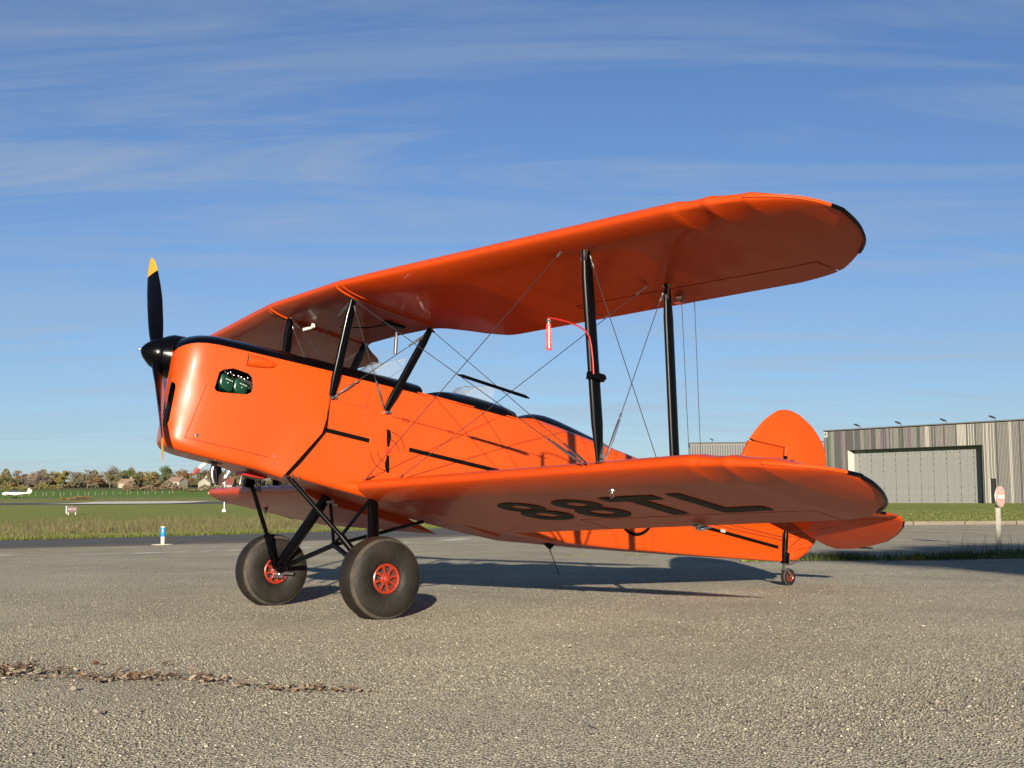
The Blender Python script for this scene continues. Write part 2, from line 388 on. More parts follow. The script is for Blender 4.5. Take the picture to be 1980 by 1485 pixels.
# white dashes painted on the apron
dash = [((-7.4, 14.42), (-6.75, 14.5)), ((-5.63, 14.81), (-4.98, 15.3)), ((-4.86, 15.38), (-4.42, 16.1)), ((-4.32, 16.18), (-4.05, 16.5)), ((-3.9, 16.6), (-3.62, 16.95)),
        ((-3.5, 17.05), (-2.9, 17.9)), ((-2.6, 18.3), (-2.05, 19.3)), ((-1.0, 21.4), (-0.25, 23.2)), ((0.45, 25.0), (1.1, 26.9)), ((1.6, 28.2), (2.1, 29.8))]
for a, b in dash:
    a, b = Vector((*a, 0)), Vector((*b, 0)); t = (b - a).normalized(); n = Vector((-t.y, t.x, 0)) * 0.24
    P = []
    for k in range(3):
        c = a.lerp(b, k / 2)
        for sgn in (-1, 1):
            w = c + n * sgn * random.uniform(.75, 1.1); P.append((w.x, w.y, TZ(w.x, w.y) + 0.011))
    kind(link('apron_dash', P, [(0, 2, 3, 1), (2, 4, 5, 3)], LINE_W, recalc=False), 'structure')
# concrete kerb along the lawn in front of the hangar
mb = MB()
for k in range(36):
    x = 9.9 + k * 2.0; mb.box((x + .985, 40.1, TZ(x, 40.1) + .03), (1.97, .22, .22))
kind(mb.build('kerb', EDGE, smooth=False), 'structure')

# ------------------------------------------------------------------ biplane frame
YAW, Q = R(35.7602), R(9.843)
HUB = 1.778
def a2w(x, y, z):
    X = x * math.cos(Q) + z * math.sin(Q); Z = -x * math.sin(Q) + z * math.cos(Q)
    return Vector((X * math.cos(YAW) + y * math.sin(YAW), X * math.sin(YAW) - y * math.cos(YAW), Z + HUB))
_w = a2w(1.483, 0, -1.273)
BASE_W = Vector((_w.x, _w.y, 0.0))
# base point in airframe coordinates
_X = _w.x * math.cos(YAW) + _w.y * math.sin(YAW); _Z = -HUB
BX = _X * math.cos(Q) - _Z * math.sin(Q); BZ = _X * math.sin(Q) + _Z * math.cos(Q)
def A(p): return Vector((p[0] - BX, -p[1], p[2] - BZ))     # airframe (x aft, y port, z up) -> root local
plane = empty('biplane', BASE_W)
plane.rotation_euler = (Matrix.Rotation(YAW, 3, 'Z') @ Matrix.Rotation(Q, 3, 'Y')).to_euler()
tag(plane, 'bright orange two-seat biplane with black struts parked on the apron', 'biplane')
def AM(): return MB(A)
def PE(mbx, name, mats, parent=None, **k): return mbx.each(name, mats, parent or plane, **k)
def P(mbx, name, mats, parent=plane, **k): return mbx.build(name, mats, parent, **k)

# ---- body sections
SX = [.040, .050, .065, .09, .13, .19, .28, .5, .9, 1.34, 1.9, 2.7, 3.2, 4.0, 5.0, 6.0, 6.2]
SW = [.10, .20, .248, .286, .314, .337, .357, .383, .408, .413, .416, .420, .370, .286, .181, .075, .052]
SB = [-.50, -.585, -.612, -.630, -.642, -.650, -.656, -.665, -.676, -.706, -.735, -.757, -.768, -.707, -.615, -.515, -.493]
SS = [-.02, .02, .036, .052, .068, .080, .086, .088, .091, .098, .104, .104, .088, .04, -.02, -.085, -.10]
ST = [.01, .06, .085, .108, .132, .158, .178, .188, .198, .206, .212, .205, .18, .115, .04, -.045, -.065]
SRB = [.05, .06, .07, .075, .075, .07, .06, .05, .04, .035, .03, .03, .03, .025, .02, .015, .012]
def S(tab, x): return float(np.interp(x, SX, tab))
def hw(x): return S(SW, x)
ND, NS, NC, NB = 9, 8, 5, 4
def half_section(x, off=0.0):
    w, zb, zs, zt, rb = S(SW, x) + off, S(SB, x) - off, S(SS, x), S(ST, x) + off, S(SRB, x)
    pts = []
    for k in range(ND):
        a = PI / 2 * k / ND; pts.append((w * math.sin(a), zs + (zt - zs) * math.cos(a) ** 0.9))
    for k in range(NS):
        pts.append((w, zs + (zb + rb - zs) * k / (NS - 1) if NS > 1 else zs))
    for k in range(1, NC + 1):
        a = PI / 2 * k / NC; pts.append((w - rb + rb * math.cos(a), zb + rb - rb * math.sin(a)))
    for k in range(1, NB + 1):
        pts.append(((w - rb) * (1 - k / NB), zb))
    return pts            # top centre ... bottom centre
NH = ND + NS + NC + NB

def belly(p):
    x, y, z = p
    g = max(0.0, min(1.0, (-.38 - z) / .25)) * max(0.0, min(1.0, (.38 - y) / .76)) * (1 if x < 1.3 else max(0.0, 1 - (x - 1.3) / 1.7))
    return (x, y, z + .060 * g)
# fuselage body (open along the top between the decks)
mb = AM(); rings = []
for x in list(np.arange(.80, 2.7, .1)) + [2.7, 2.9, 3.2, 3.6, 4, 4.5, 5, 5.5, 6, 6.2]:
    h = half_section(x)[ND:]
    rings.append([belly(q) for q in [(x, y, z) for y, z in h] + [(x, -y, z) for y, z in h[::-1][1:]]])
mb.rings(rings, False, False)
n = len(rings[0]); mb.add(rings[-1], [tuple(range(n))])
fuselage = P(mb, 'fuselage', ORANGE, angle=30)

# engine cowling: double shell, rear edge slanting forward below
def cowl_rear(z):
    if z > -.30: return 1.105
    return max(.862, 1.105 - (-.30 - z) * (1.105 - .862) / .36)
def cowl_shell(inset):
    rr = []
    ts = [0, .012, .03, .06, .10, .15, .22, .3, .4, .5, .6, .7, .8, .88, .94, 1.0]
    ref = half_section(.9)
    xr = [cowl_rear(z) for y, z in ref]
    for t in ts:
        ring = []
        for k in range(NH):
            xs0 = .056 if inset else .045
            x = xs0 + t * (xr[k] - xs0)
            fl = 0.007
            if k >= ND + 3 and t > .80: fl += .020 * (t - .80) / .20
            elif k >= ND and t > .9: fl += .004 * (t - .9) / .1
            y, z = half_section(x, fl - inset)[k]
            ring.append((x, y, z))
        full = ring + [(x, -y, z) for x, y, z in ring[::-1][1:-1]]
        out = []
        for x, y, z in full:
            fd = max(0.0, 1 - (x - .045) / .34)
            if y > .15:
                y += .020 * math.exp(-((x - .17) / .065) ** 2) * math.exp(-((z + .05) / .09) ** 2) - .013 * math.exp(-((x - .13) / .05) ** 2) * math.exp(-((z + .30) / .12) ** 2)
            x += .30 * max(0.0, .23 - y) * fd * min(1, max(.25, (.06 - z) / .25))
            out.append(belly((x, y, z)))
        rr.append(out)
    return rr
ro, ri = cowl_shell(0), cowl_shell(.008)
mb = AM(); n = len(ro[0]); m_ = len(ro)
fs, mi = [], []
V = [p for r in ro for p in r] + [p for r in ri for p in r]; O2 = m_ * n
def isdeck(j): return 1 if (j < ND or j >= n - ND) else 0
for i in range(m_ - 1):
    for j in range(n):
        k = (j + 1) % n
        fs.append((i * n + j, i * n + k, (i + 1) * n + k, (i + 1) * n + j)); mi.append(isdeck(j))
        fs.append((O2 + i * n + j, O2 + (i + 1) * n + j, O2 + (i + 1) * n + k, O2 + i * n + k)); mi.append(2)
for j in range(n):
    k = (j + 1) % n; i = m_ - 1
    fs.append((i * n + j, i * n + k, O2 + i * n + k, O2 + i * n + j)); mi.append(isdeck(j))
fs.append(tuple(range(n))[::-1]); mi.append(0)
fs.append(tuple(O2 + j for j in range(n))); mi.append(2)
cowl = link('engine_cowling', [A(v) for v in V], fs, [ORANGE, BLACK, DARK], plane, mi, smooth=False)
# openings: rocker-cover window on the port side, two tall intakes in the nose
def cutter(poly, axis, lo, hi):
    c = MB(A)
    if axis == 'y': a = [(x, lo, z) for x, z in poly]; b = [(x, hi, z) for x, z in poly]
    else: a = [(lo, y, z) for y, z in poly]; b = [(hi, y, z) for y, z in poly]
    c.rings([a, b]); o = c.build('cutter', DARK, plane, smooth=False); return o
WIN = [(.300, -.205), (.312, -.092), (.335, -.070), (.400, -.046), (.505, -.058), (.535, -.080), (.552, -.140), (.548, -.178), (.518, -.200), (.350, -.222), (.315, -.220)]
cuts = [cutter(WIN, 'y', .20, .60)]
def slot(y0, y1, z0, z1, lean=.0):
    p = []; r = (y1 - y0) / 2; c = (y0 + y1) / 2
    for k in range(7): a = PI * k / 6; p.append((c + r * math.cos(a) + lean, z1 - r + r * math.sin(a)))
    for k in range(7): a = PI + PI * k / 6; p.append((c + r * math.cos(a), z0 + r + r * math.sin(a)))
    return p
for sg in (1, -1):
    cuts.append(cutter([(y * sg, z) for y, z in slot(.196, .268, -.505, -.205)], 'x', -.1, .16 if sg > 0 else .26))
for c in cuts:
    md = cowl.modifiers.new('cut', 'BOOLEAN'); md.operation = 'DIFFERENCE'; md.object = c; md.solver = 'EXACT'; md.use_self = True
dg = bpy.context.evaluated_depsgraph_get(); dg.update()
me2 = bpy.data.meshes.new_from_object(cowl.evaluated_get(dg))
cowl.modifiers.clear(); old = cowl.data; cowl.data = me2; bpy.data.meshes.remove(old); me2.name = 'engine_cowling'
for c in cuts:
    d = c.data; bpy.data.objects.remove(c); bpy.data.meshes.remove(d)
me2.polygons.foreach_set('use_smooth', [True] * len(me2.polygons)); me2.set_sharp_from_angle(angle=R(32))
# engine block, rocker covers, ducts
mb = AM(); mb.box((.50, 0, -.30), (.55, .44, .50)); P(mb, 'engine_block', DARK, cowl, smooth=False)
mb = AM()
for sg in (1, -1):
    mb.box((.20 if sg > 0 else .30, .225 * sg, -.36), (.10, .09, .30))
PE(mb, 'intake_duct', DARK, cowl, smooth=False)
def rocker(xc, zc):
    m_ = AM(); pts = [(-.055, .045), (-.035, .062), (.038, .046), (.054, .026), (.050, -.040), (.030, -.062), (-.030, -.052), (-.056, -.020)]
    rg = []
    for y, k in ((.25, 1), (.345, 1), (.362, .93), (.366, .80)):
        rg.append([(xc + px * k * .92, y - .012, zc - .006 + pz * k * .92 - px * .12) for px, pz in pts])
    m_.rings(rg); o = P(m_, 'rocker_cover', GREEN, cowl, angle=30)
    l_ = AM()
    for q in range(5): l_.box((xc - .012 + q * .011, .3545, zc + .020 - q * .0018), (.005, .002, .006))
    l_.lathe((xc + .004, .353, zc - .004), (0, 1, 0), [(0, .004), (.003, .003)], 8)
    P(l_, 'rocker_lettering', WHITE, o, smooth=False)['kind'] = 'stuff'
rocker(.385, -.142); rocker(.487, -.150)
mb = AM(); rnd = random.Random(3)
for q in range(9):
    x = .335 + q * .024 + rnd.uniform(-.006, .006); z = -.068 - (x - .33) * .08 + rnd.uniform(-.012, .008)
    mb.lathe((x, .32, z), (0, 1, 0), [(0, .003), (.012, .006), (.022, .005), (.024, .002)], 8)
    if q % 2: mb.tube([(x, .33, z), (x + .012, .345, z - .012), (x + .02, .33, z - .03)], .003, 6)
P(mb, 'engine_fittings', STEEL, cowl)['kind'] = 'stuff'
# teardrop air scoop on the cowl shoulder
mb = AM(); rg = []
for i in range(10):
    u = i / 9; x = .478 + .215 * u; k = math.sqrt(max(0.0, 1 - u ** 1.7)) if u < 1 else 0
    zc = .030 + .008 * u; hz = .042 * k + .001; yo = .034 * k + .001
    rg.append([(x, hw(x) + .004 + yo * math.sin(PI * j / 10), zc + hz * math.cos(PI * j / 10)) for j in range(11)])
mb.rings(rg, False, False); mb.add([(.481, p[1] - .004, p[2]) for p in rg[0]], [tuple(range(11))], 1)
P(mb, 'air_scoop', [ORANGE, DARK], cowl, angle=50)
# cowl seams, latches, rivets
def side_strip(pts, w, off, thick=.0015):
    """thin strip lying on the port fuselage side through (x,z) points"""
    m_ = AM(); rg = []
    for i, (x, z) in enumerate(pts):
        a = pts[max(0, i - 1)]; b = pts[min(len(pts) - 1, i + 1)]
        t = Vector((b[0] - a[0], b[1] - a[1])).normalized(); nn = Vector((-t.y, t.x)) * w / 2
        y = hw(x) + off
        rg.append([(x + nn.x, y, z + nn.y), (x + nn.x, y + thick, z + nn.y), (x - nn.x, y + thick, z - nn.y), (x - nn.x, y, z - nn.y)])
    m_.rings(rg); return m_
def lin(a, b, n=8): return [(a[0] + (b[0] - a[0]) * k / n, a[1] + (b[1] - a[1]) * k / n) for k in range(n + 1)]
P(side_strip(lin((.172, -.560), (.875, -.588), 10), .004, .0075, .0010), 'panel_seam', DKRED, cowl, smooth=False)
P(side_strip(lin((.175, -.560), (.262, -.10), 8), .003, .0078, .0010), 'panel_seam', DKRED, cowl, smooth=False)
def taper_strip(pts, off, M, name, par):
    m_ = AM(); rg = []
    for x, z, w_ in pts: rg.append((x, z, w_))
    for (x0, z0, w0), (x1, z1, w1) in zip(rg[:-1], rg[1:]):
        t = Vector((x1 - x0, z1 - z0)).normalized(); nn = Vector((-t.y, t.x))
        q_ = [(x0 + nn.x * w0 / 2, z0 + nn.y * w0 / 2), (x0 - nn.x * w0 / 2, z0 - nn.y * w0 / 2), (x1 - nn.x * w1 / 2, z1 - nn.y * w1 / 2), (x1 + nn.x * w1 / 2, z1 + nn.y * w1 / 2)]
        m_.add([(x, hw(x) + off, z) for x, z in q_], [(0, 1, 2, 3)])
    return P(m_, name, M, par, smooth=False)
taper_strip([(1.122, .02, .003), (1.122, -.15, .006), (1.126, -.285, .014), (1.122, -.322, .026), (1.053, -.42, .044), (.968, -.555, .046), (.918, -.63, .040), (.886, -.672, .026)], .0035, DECAL, 'cowl_seal', fuselage)
mb = AM()
for x, z in ((.245, -.535), (.79, -.568)):
    mb.lathe((x, hw(x) + .006, z), (0, 1, 0), [(0, .013), (.003, .013), (.004, .010), (.006, .003)], 12)
PE(mb, 'cowl_latch', STEEL, cowl)
mb = AM()
for k in range(9):
    x = .30 + k * .062; mb.lathe((x, hw(x) + .006, -.542 - .03 * (x - .3)), (0, 1, 0), [(0, .005), (.002, .004), (.003, .001)], 8)
for k in range(7):
    z = -.50 + k * .062; x = .205 + (z + .56) * .185; mb.lathe((x + .02, hw(x + .02) + .006, z), (0, 1, 0), [(0, .005), (.002, .004), (.003, .001)], 8)
for k in range(8):
    z = -.48 + k * .062; x = 1.03 if z > -.33 else 1.03 - (-.33 - z) * .66
    mb.lathe((x, hw(x) + .006, z), (0, 1, 0), [(0, .0045), (.002, .0035), (.003, .001)], 8)
P(mb, 'rivets', mat('rivet_orange', (.20, .02, .002), .5), cowl)['kind'] = 'stuff'

# decks: black tops ahead of, between and behind the cockpits
def deck(name, x0, x1, crown=None, M=BLACK, lift=.004, ends=True, n=14):
    m_ = AM(); rg = []
    for i in range(n + 1):
        x = x0 + (x1 - x0) * i / n; w, zs, zt = S(SW, x) + lift, S(SS, x) - .006, S(ST, x) + lift
        if crown: zt += crown(x)
        hs = [(w, zs)] + [(w * math.cos(PI / 2 * k / ND), zs + .006 + (zt - zs - .006) * math.sin(PI / 2 * k / ND) ** .9) for k in range(ND + 1)]
        rg.append([(x, y, z) for y, z in hs] + [(x, -y, z) for y, z in hs[::-1][1:]])
    m_.rings(rg, False, False)
    if ends:
        k = len(rg[0]); m_.add(rg[0], [tuple(range(k))]); m_.add(rg[-1], [tuple(range(k))])
    return P(m_, name, M, angle=50)
deck('front_deck', 1.07, 1.84, lambda x: .006 * math.sin(PI * min(1, max(0, (x - 1.45) / .39))))
def orange_rail(x0, x1):
    m_ = AM()
    for sg in (1, -1):
        m_.tube([(x, sg * (hw(x) - .004), S(SS, x)) for x in np.linspace(x0, x1, 6)], .009, 8)
    return PE(m_, 'cockpit_rail', ORANGE)
orange_rail(1.80, 2.30); orange_rail(2.60, 3.10)
deck('middle_deck', 2.14, 2.70, lambda x: .030 * math.sin(PI * (x - 2.14) / .56) ** .5 if 2.14 < x < 2.70 else 0)
deck('turtle_deck', 2.99, 6.19, None, ORANGE, n=18)
# headrest and its fairing
mb = AM(); rg = []
for x, wd, zb, zt in ((2.985, .10, .17, .185), (3.0, .15, .15, .205), (3.04, .19, .14, .232), (3.11, .205, .13, .258), (3.2, .205, .12, .268), (3.31, .195, .11, .262), (3.5, .17, .08, .238), (3.82, .13, .05, .188), (4.2, .09, .02, .118), (4.7, .05, -.03, .06), (5.2, .02, -.06, .015)):
    rg.append([(x, wd * math.cos(PI * k / 14), zb + (zt - zb) * math.sin(PI * k / 14) ** .8) for k in range(15)])
mb.rings(rg, False, False); mb.add(rg[0], [tuple(range(15))]); P(mb, 'headrest_fairing', BLACK, angle=50)
# cockpit floor so the body is not hollow from above
mb = AM(); mb.box((2.45, 0, -.25), (1.5, .78, .02)); mb.box((2.30, 0, -.10), (.05, .5, .34)); mb.box((3.08, 0, -.10), (.05, .5, .36)); P(mb, 'cockpit_interior', DARK, smooth=False)

# windscreens
def windscreen(dx, dz, A_, B_, C_, D_, w=.17):
    def p(q, y): return (q[0] + dx, y, q[1] + dz)
    m_ = AM()
    for y0, y1 in ((-w, -w / 3), (-w / 3, w / 3), (w / 3, w)):
        b0, b1 = .02 * (1 - (y0 / w) ** 2), .02 * (1 - (y1 / w) ** 2)
        m_.add([p((A_[0] - b0, A_[1] + b0), y0), p((A_[0] - b1, A_[1] + b1), y1), p((B_[0] - b1, B_[1] + b1), y1), p((B_[0] - b0, B_[1] + b0), y0)], [(0, 1, 2, 3)])
    for sg in (1, -1):
        m_.add([p(A_, sg * w), p(B_, sg * w), p(C_, sg * (w + .01)), p(D_, sg * (w + .045)), p(((A_[0] + D_[0]) / 2, (A_[1] + D_[1]) / 2), sg * (w + .025))], [(0, 1, 2, 3, 4)])
    o = P(m_, 'windscreen', GLASS, angle=20, recalc=False)
    for sg in (1, -1):
        m2 = AM(); m2.tube([p(A_, sg * w), p(B_, sg * w), p(C_, sg * (w + .01))], .0028, 6); P(m2, 'windscreen_frame', GALV, o)
    m2 = AM(); m2.tube([p(B_, -w), p((B_[0] - .02, B_[1] + .02), 0), p(B_, w)], .0028, 6); P(m2, 'windscreen_frame', GALV, o)
    return o
windscreen(0, 0, (1.53, .205), (1.64, .310), (1.790, .378), (1.755, .150)); windscreen(0, 0, (2.30, .175), (2.455, .315), (2.625, .352), (2.585, .140))

# nose ring, spinner, propeller
mb = AM(); mb.lathe((0, 0, 0), (1, 0, 0), [(-.005, .05), (-.005, .100), (.015, .112), (.05, .134), (.085, .150), (.16, .156)], 32)
P(mb, 'nose_ring', BLACK, cowl)
mb = AM(); mb.lathe((0, 0, 0), (1, 0, 0), [(-.112, .001), (-.106, .020), (-.088, .046), (-.060, .072), (-.030, .094), (-.003, .106), (.030, .108), (.034, .09), (.034, .02)], 32)
spinner = P(mb, 'spinner', BLACK)
mb = AM(); mb.lathe((-.110, 0, 0), (-1, 0, 0), [(0, .007), (.010, .007), (.016, .003)], 10); P(mb, 'spinner_bolt', STEEL, spinner)
PR, PHI = .936, R(34.0)
def blade(sgn):
    sp = Vector((0, -sgn * math.sin(PHI), sgn * math.cos(PHI))); tau = Vector((0, sgn * math.cos(PHI), sgn * math.sin(PHI))); ax = Vector((1, 0, 0))
    def sec(r):
        u = r / PR
        ch = float(np.interp(u, [.06, .12, .3, .5, .65, .8, .9, .96, .985, 1.0], [.075, .085, .112, .132, .130, .110, .082, .052, .030, .006]))
        th = float(np.interp(u, [.06, .15, .3, .6, 1.0], [.070, .052, .030, .016, .005]))
        be = math.atan2(.235, max(.12, u) * 1.0) + R(3)
        c = tau * math.cos(be) + ax * math.sin(be); d = tau * -math.sin(be) + ax * math.cos(be)
        off = tau * float(np.interp(u, [0, .5, 1], [0, .008, -.010]))
        return [sp * r + off + c * (math.cos(2 * PI * k / 14) * ch / 2) + d * (math.sin(2 * PI * k / 14) * th / 2 * (1 - .3 * math.cos(2 * PI * k / 14))) for k in range(14)]
    m_ = AM(); m_.rings([sec(r) for r in np.linspace(.06, .765, 18)]); b = P(m_, 'propeller_blade', BLACK)
    m_ = AM(); m_.rings([sec(r) for r in list(np.linspace(.7655, .90, 6)) + [.915, .925, .932, .936]]); P(m_, 'blade_tip', YELLOW, b)
blade(1); blade(-1)

# ---- wings
def foil(u, t=.115, mcam=.028):
    yt = 5 * t * (.2969 * math.sqrt(u) - .126 * u - .3516 * u * u + .2843 * u ** 3 - .1030 * u ** 4)
    return max(yt, .0), 4 * mcam * u * (1 - u)
class Wing:
    def __init__(s, le, te, zle, slope, ymax, tip0):
        s.le, s.te, s.zle, s.slope, s.ymax, s.tip0 = le, te, zle, slope, ymax, tip0
    def xle(s, y): return float(np.interp(abs(y), *zip(*s.le)))
    def xte(s, y): return float(np.interp(abs(y), *zip(*s.te)))
    def pt(s, y, u, top, off=0.0, sag=True):
        a = abs(y); x0, x1 = s.xle(a), s.xte(a); c = max(x1 - x0, 1e-4)
        full = s.xte(s.tip0 - .3) - s.xle(s.tip0 - .3)
        yt, cm = foil(u)
        cc = c if a > s.tip0 - .2 else min(c, full * 1.03) if c < full else c
        us_ = .20
        yr = s.ymax - .285                       # last rib; beyond it the fabric runs straight to the tip bow
        ct = c
        if a > yr: ct = (s.xte(yr) - s.xle(yr)) * (1 - (a - yr) / (s.ymax - yr))
        if top: tk = yt * ct * 1.16 + .004 * (1 - u)
        else: tk = ct * .046 * (math.sqrt(max(0, 1 - ((us_ - u) / us_) ** 2)) if u < us_ else (1 - u) / (1 - us_)) + .004 * (1 - u)
        # fabric drawn in between the ribs
        rib = abs(math.sin(PI * a / .27)); fab = max(0.0, min(1.0, (u - .13) / .1)) * max(0.0, min(1.0, (.97 - u) / .1))
        dz = .0016 * rib * fab if sag else 0
        sc = 0.0
        if s.tip0 <= a <= s.tip0 + .40:
            ph = (a - s.tip0) / .20; sc = math.sin(PI * min(.9999, max(0, ph - math.floor(ph)))) ** 0.6
            dz += .007 * sc * math.exp(-((u - .07) / .16) ** 2) * min(1, u / .03)
        x = x0 + u * c + .016 * sc * (1 - u) ** 8
        zl = s.zle(a); lower = 1.0 if not top else 1.35
        z = zl - s.slope(a) * (u * c) + (1 if top else -1) * max(tk * lower * .86 - dz + off, .0005 if u > 0 else 0)
        return (x, y, z)
def wing_mesh(m_, W, ysn, u0f, u1f, nu=20, cap=True):
    rg = []
    for y in ysn:
        u0, u1 = u0f(y), u1f(y)
        us = [u0 + (u1 - u0) * (1 - math.cos(PI / 2 * k / nu)) if u0 < .02 else u0 + (u1 - u0) * k / nu for k in range(nu + 1)]
        rg.append([W.pt(y, u, True) for u in us[::-1]] + [W.pt(y, u, False) for u in (us[1:] if u0 < .001 else us)])
    m_.rings(rg, True, cap)
UP = Wing(le=[(0, .955), (.53, .955), (3.55, 1.338), (3.785, 1.388), (3.911, 1.447), (4.03, 1.53), (4.104, 1.61), (4.15, 1.70), (4.171, 1.80), (4.176, 1.86)],
          te=[(0, 1.80), (.45, 1.815), (.56, 1.845), (.70, 1.965), (.82, 2.09), (.93, 2.170), (1.0, 2.193), (3.39, 2.47), (3.58, 2.466), (3.69, 2.445), (3.77, 2.408), (3.95, 2.289), (4.05, 2.194), (4.12, 2.07), (4.149, 1.997), (4.171, 1.91), (4.176, 1.87)],
          zle=lambda a: .672 + .013 * max(0, a - .53), slope=lambda a: .100 - .0165 * max(0, a - .53), ymax=4.176, tip0=3.50)
DYL = .126
def lowx(a): return 1.425 + .118 * (a - .437)
def _shift(tab, dx): return [(y - DYL, x + dx) for y, x in tab if y >= 3.54]
LO = Wing(le=[(.30, lowx(.30)), (3.42, lowx(3.42))] + [(y - DYL, x + lowx(3.42) - 1.338 + .005) for y, x in UP.le if y > 3.6],
          te=[(.30, lowx(.30) + 1.20), (3.26, lowx(3.26) + 1.20)] + [(y - DYL, x + lowx(3.26) + 1.20 - 2.47) for y, x in UP.te if y > 3.5],
          zle=lambda a: -.655 + .043 * (a - .437) - .030 * max(0, min(1, (a - 3.3) / .6)), slope=lambda a: .119 - .009 * (a - .437), ymax=4.05, tip0=3.37)
# fix last rows so the tip closes
LO.te[-1] = (4.05, LO.le[-1][1] + .01)
def yspan(a, b, st=.045): n_ = max(2, int(round((b - a) / st))); return [a + (b - a) * k / n_ for k in range(n_ + 1)]
def ytip(a, ymax): return [a + (ymax - a) * math.sin(PI / 2 * k / 52) * .9999 for k in range(53)]
def ymid(a, t, b): return yspan(a, t, .045)[:-1] + yspan(t, b, .010)
def ufrac(W, line):
    return lambda y: (line(abs(y)) - W.xle(y)) / (W.xte(y) - W.xle(y))
HU = lambda a: 2.017 + (a - 1.883) * .134
HL = lambda a: HU(a) + .0 + (lowx(a) + 1.20 - UP.xte(min(a, 3.35))) - .012
one = lambda y: 1.0
zero = lambda y: 0.0
def chaikin(t, y0):
    head = [p for p in t if p[0] < y0]; tail = [p for p in t if p[0] >= y0]
    for _ in range(3):
        o_ = [tail[0]]
        for (a0, b0), (a1, b1) in zip(tail[:-1], tail[1:]):
            o_ += [(a0 * .75 + a1 * .25, b0 * .75 + b1 * .25), (a0 * .25 + a1 * .75, b0 * .25 + b1 * .75)]
        tail = o_ + [tail[-1]]
    return head + tail
UP.le = chaikin(UP.le, 3.5); UP.te = chaikin(UP.te, 3.3); LO.le = chaikin(LO.le, 3.4); LO.te = chaikin(LO.te, 3.2)
# upper wing: one continuous mesh port to starboard, ailerons cut out
mb = AM()
mid = yspan(-1.88, 1.88)
wing_mesh(mb, UP, mid, zero, one)
for sg in (1, -1):
    wing_mesh(mb, UP, [sg * y for y in ymid(1.881, 3.50, 3.68)], zero, ufrac(UP, HU))
    wing_mesh(mb, UP, [sg * y for y in ytip(3.681, UP.ymax)], zero, one)
upper = P(mb, 'upper_wing', ORANGE_FAB, angle=50)
AIL = [ufrac(UP, lambda a: HU(a) + .012), ufrac(LO, lambda a: HL(a) + .012)]
for sg in (1, -1):
    mb = AM(); wing_mesh(mb, UP, [sg * y for y in yspan(1.893, 3.668)], AIL[0], one, 8); P(mb, 'aileron', ORANGE_FAB, upper, angle=50)
lowers = []
LO2 = Wing([(y * .905, x) for y, x in LO.le], [(y * .905, x) for y, x in LO.te], lambda a: -.660 + .036 * (a - .437), LO.slope, LO.ymax * .905, LO.tip0 * .905)
AL0, AL1 = 1.62, 3.42
for sg, L_, sc_ in ((1, LO, 1.0), (-1, LO2, .905)):
    a0_, a1_ = AL0 * sc_, AL1 * sc_
    hl = (lambda k: (lambda a: HL(a / k)))(sc_)
    mb = AM()
    wing_mesh(mb, L_, [sg * y for y in yspan(.37, a0_)], zero, one)
    wing_mesh(mb, L_, [sg * y for y in ymid(a0_ + .001, L_.tip0, a1_)], zero, ufrac(L_, hl))
    wing_mesh(mb, L_, [sg * y for y in ytip(a1_ + .001, L_.ymax)], zero, one)
    lw = P(mb, 'lower_wing', ORANGE_FAB, angle=50); lowers.append(lw)
    mb = AM(); wing_mesh(mb, L_, [sg * y for y in yspan(a0_ + .012, a1_ - .012)], ufrac(L_, (lambda h: (lambda a: h(a) + .012))(hl)), one, 8); P(mb, 'aileron', ORANGE_FAB, lw, angle=50)
# tip bows (orange tube, black along the rear half)
def tipbow(W, sg, par, ya, yb, yc):
    def edge(y, le):
        x = W.xle(y) if le else W.xte(y); z = W.pt(y, 0 if le else 1, True)[2]; return (x, sg * y, z)
    ysx = ytip(ya, W.ymax)
    front = [edge(y, True) for y in ysx]; rear = [edge(y, False) for y in ysx[::-1] if y > yc]
    k = next(i for i, y in enumerate(ysx) if y >= yb)
    m_ = AM(); m_.tube(front[:k + 1], .0105, 8); P(m_, 'tip_bow', ORANGE, par)
    m_ = AM(); m_.tube(front[k:] + rear, .0115, 8); P(m_, 'tip_edge_strip', BLACK, par)
for sg in (1, -1): tipbow(UP, sg, upper, 3.90, 4.165, 3.93)
tipbow(LO, 1, lowers[0], 3.77, 4.035, 3.75); tipbow(LO2, -1, lowers[1], 3.77 * .905, 4.035 * .905, 3.75 * .905)

for sg in (1, -1):
    m_ = AM(); m_.tube([(lambda q: (q[0], q[1], q[2] - .002))(UP.pt(sg * .535, u, False, sag=False)) for u in list(np.linspace(.0, .2, 9)) + list(np.linspace(.25, .95, 12))], .0075, 6); P(m_, 'joint_seal', ORANGE, upper)
    m_ = AM(); m_.tube([(lambda q: (q[0], q[1], q[2] - .001))(UP.pt(sg * .60, u, False, sag=False)) for u in list(np.linspace(.0, .2, 9)) + list(np.linspace(.25, .8, 10))], .004, 6); P(m_, 'joint_seal', ORANGE, upper)
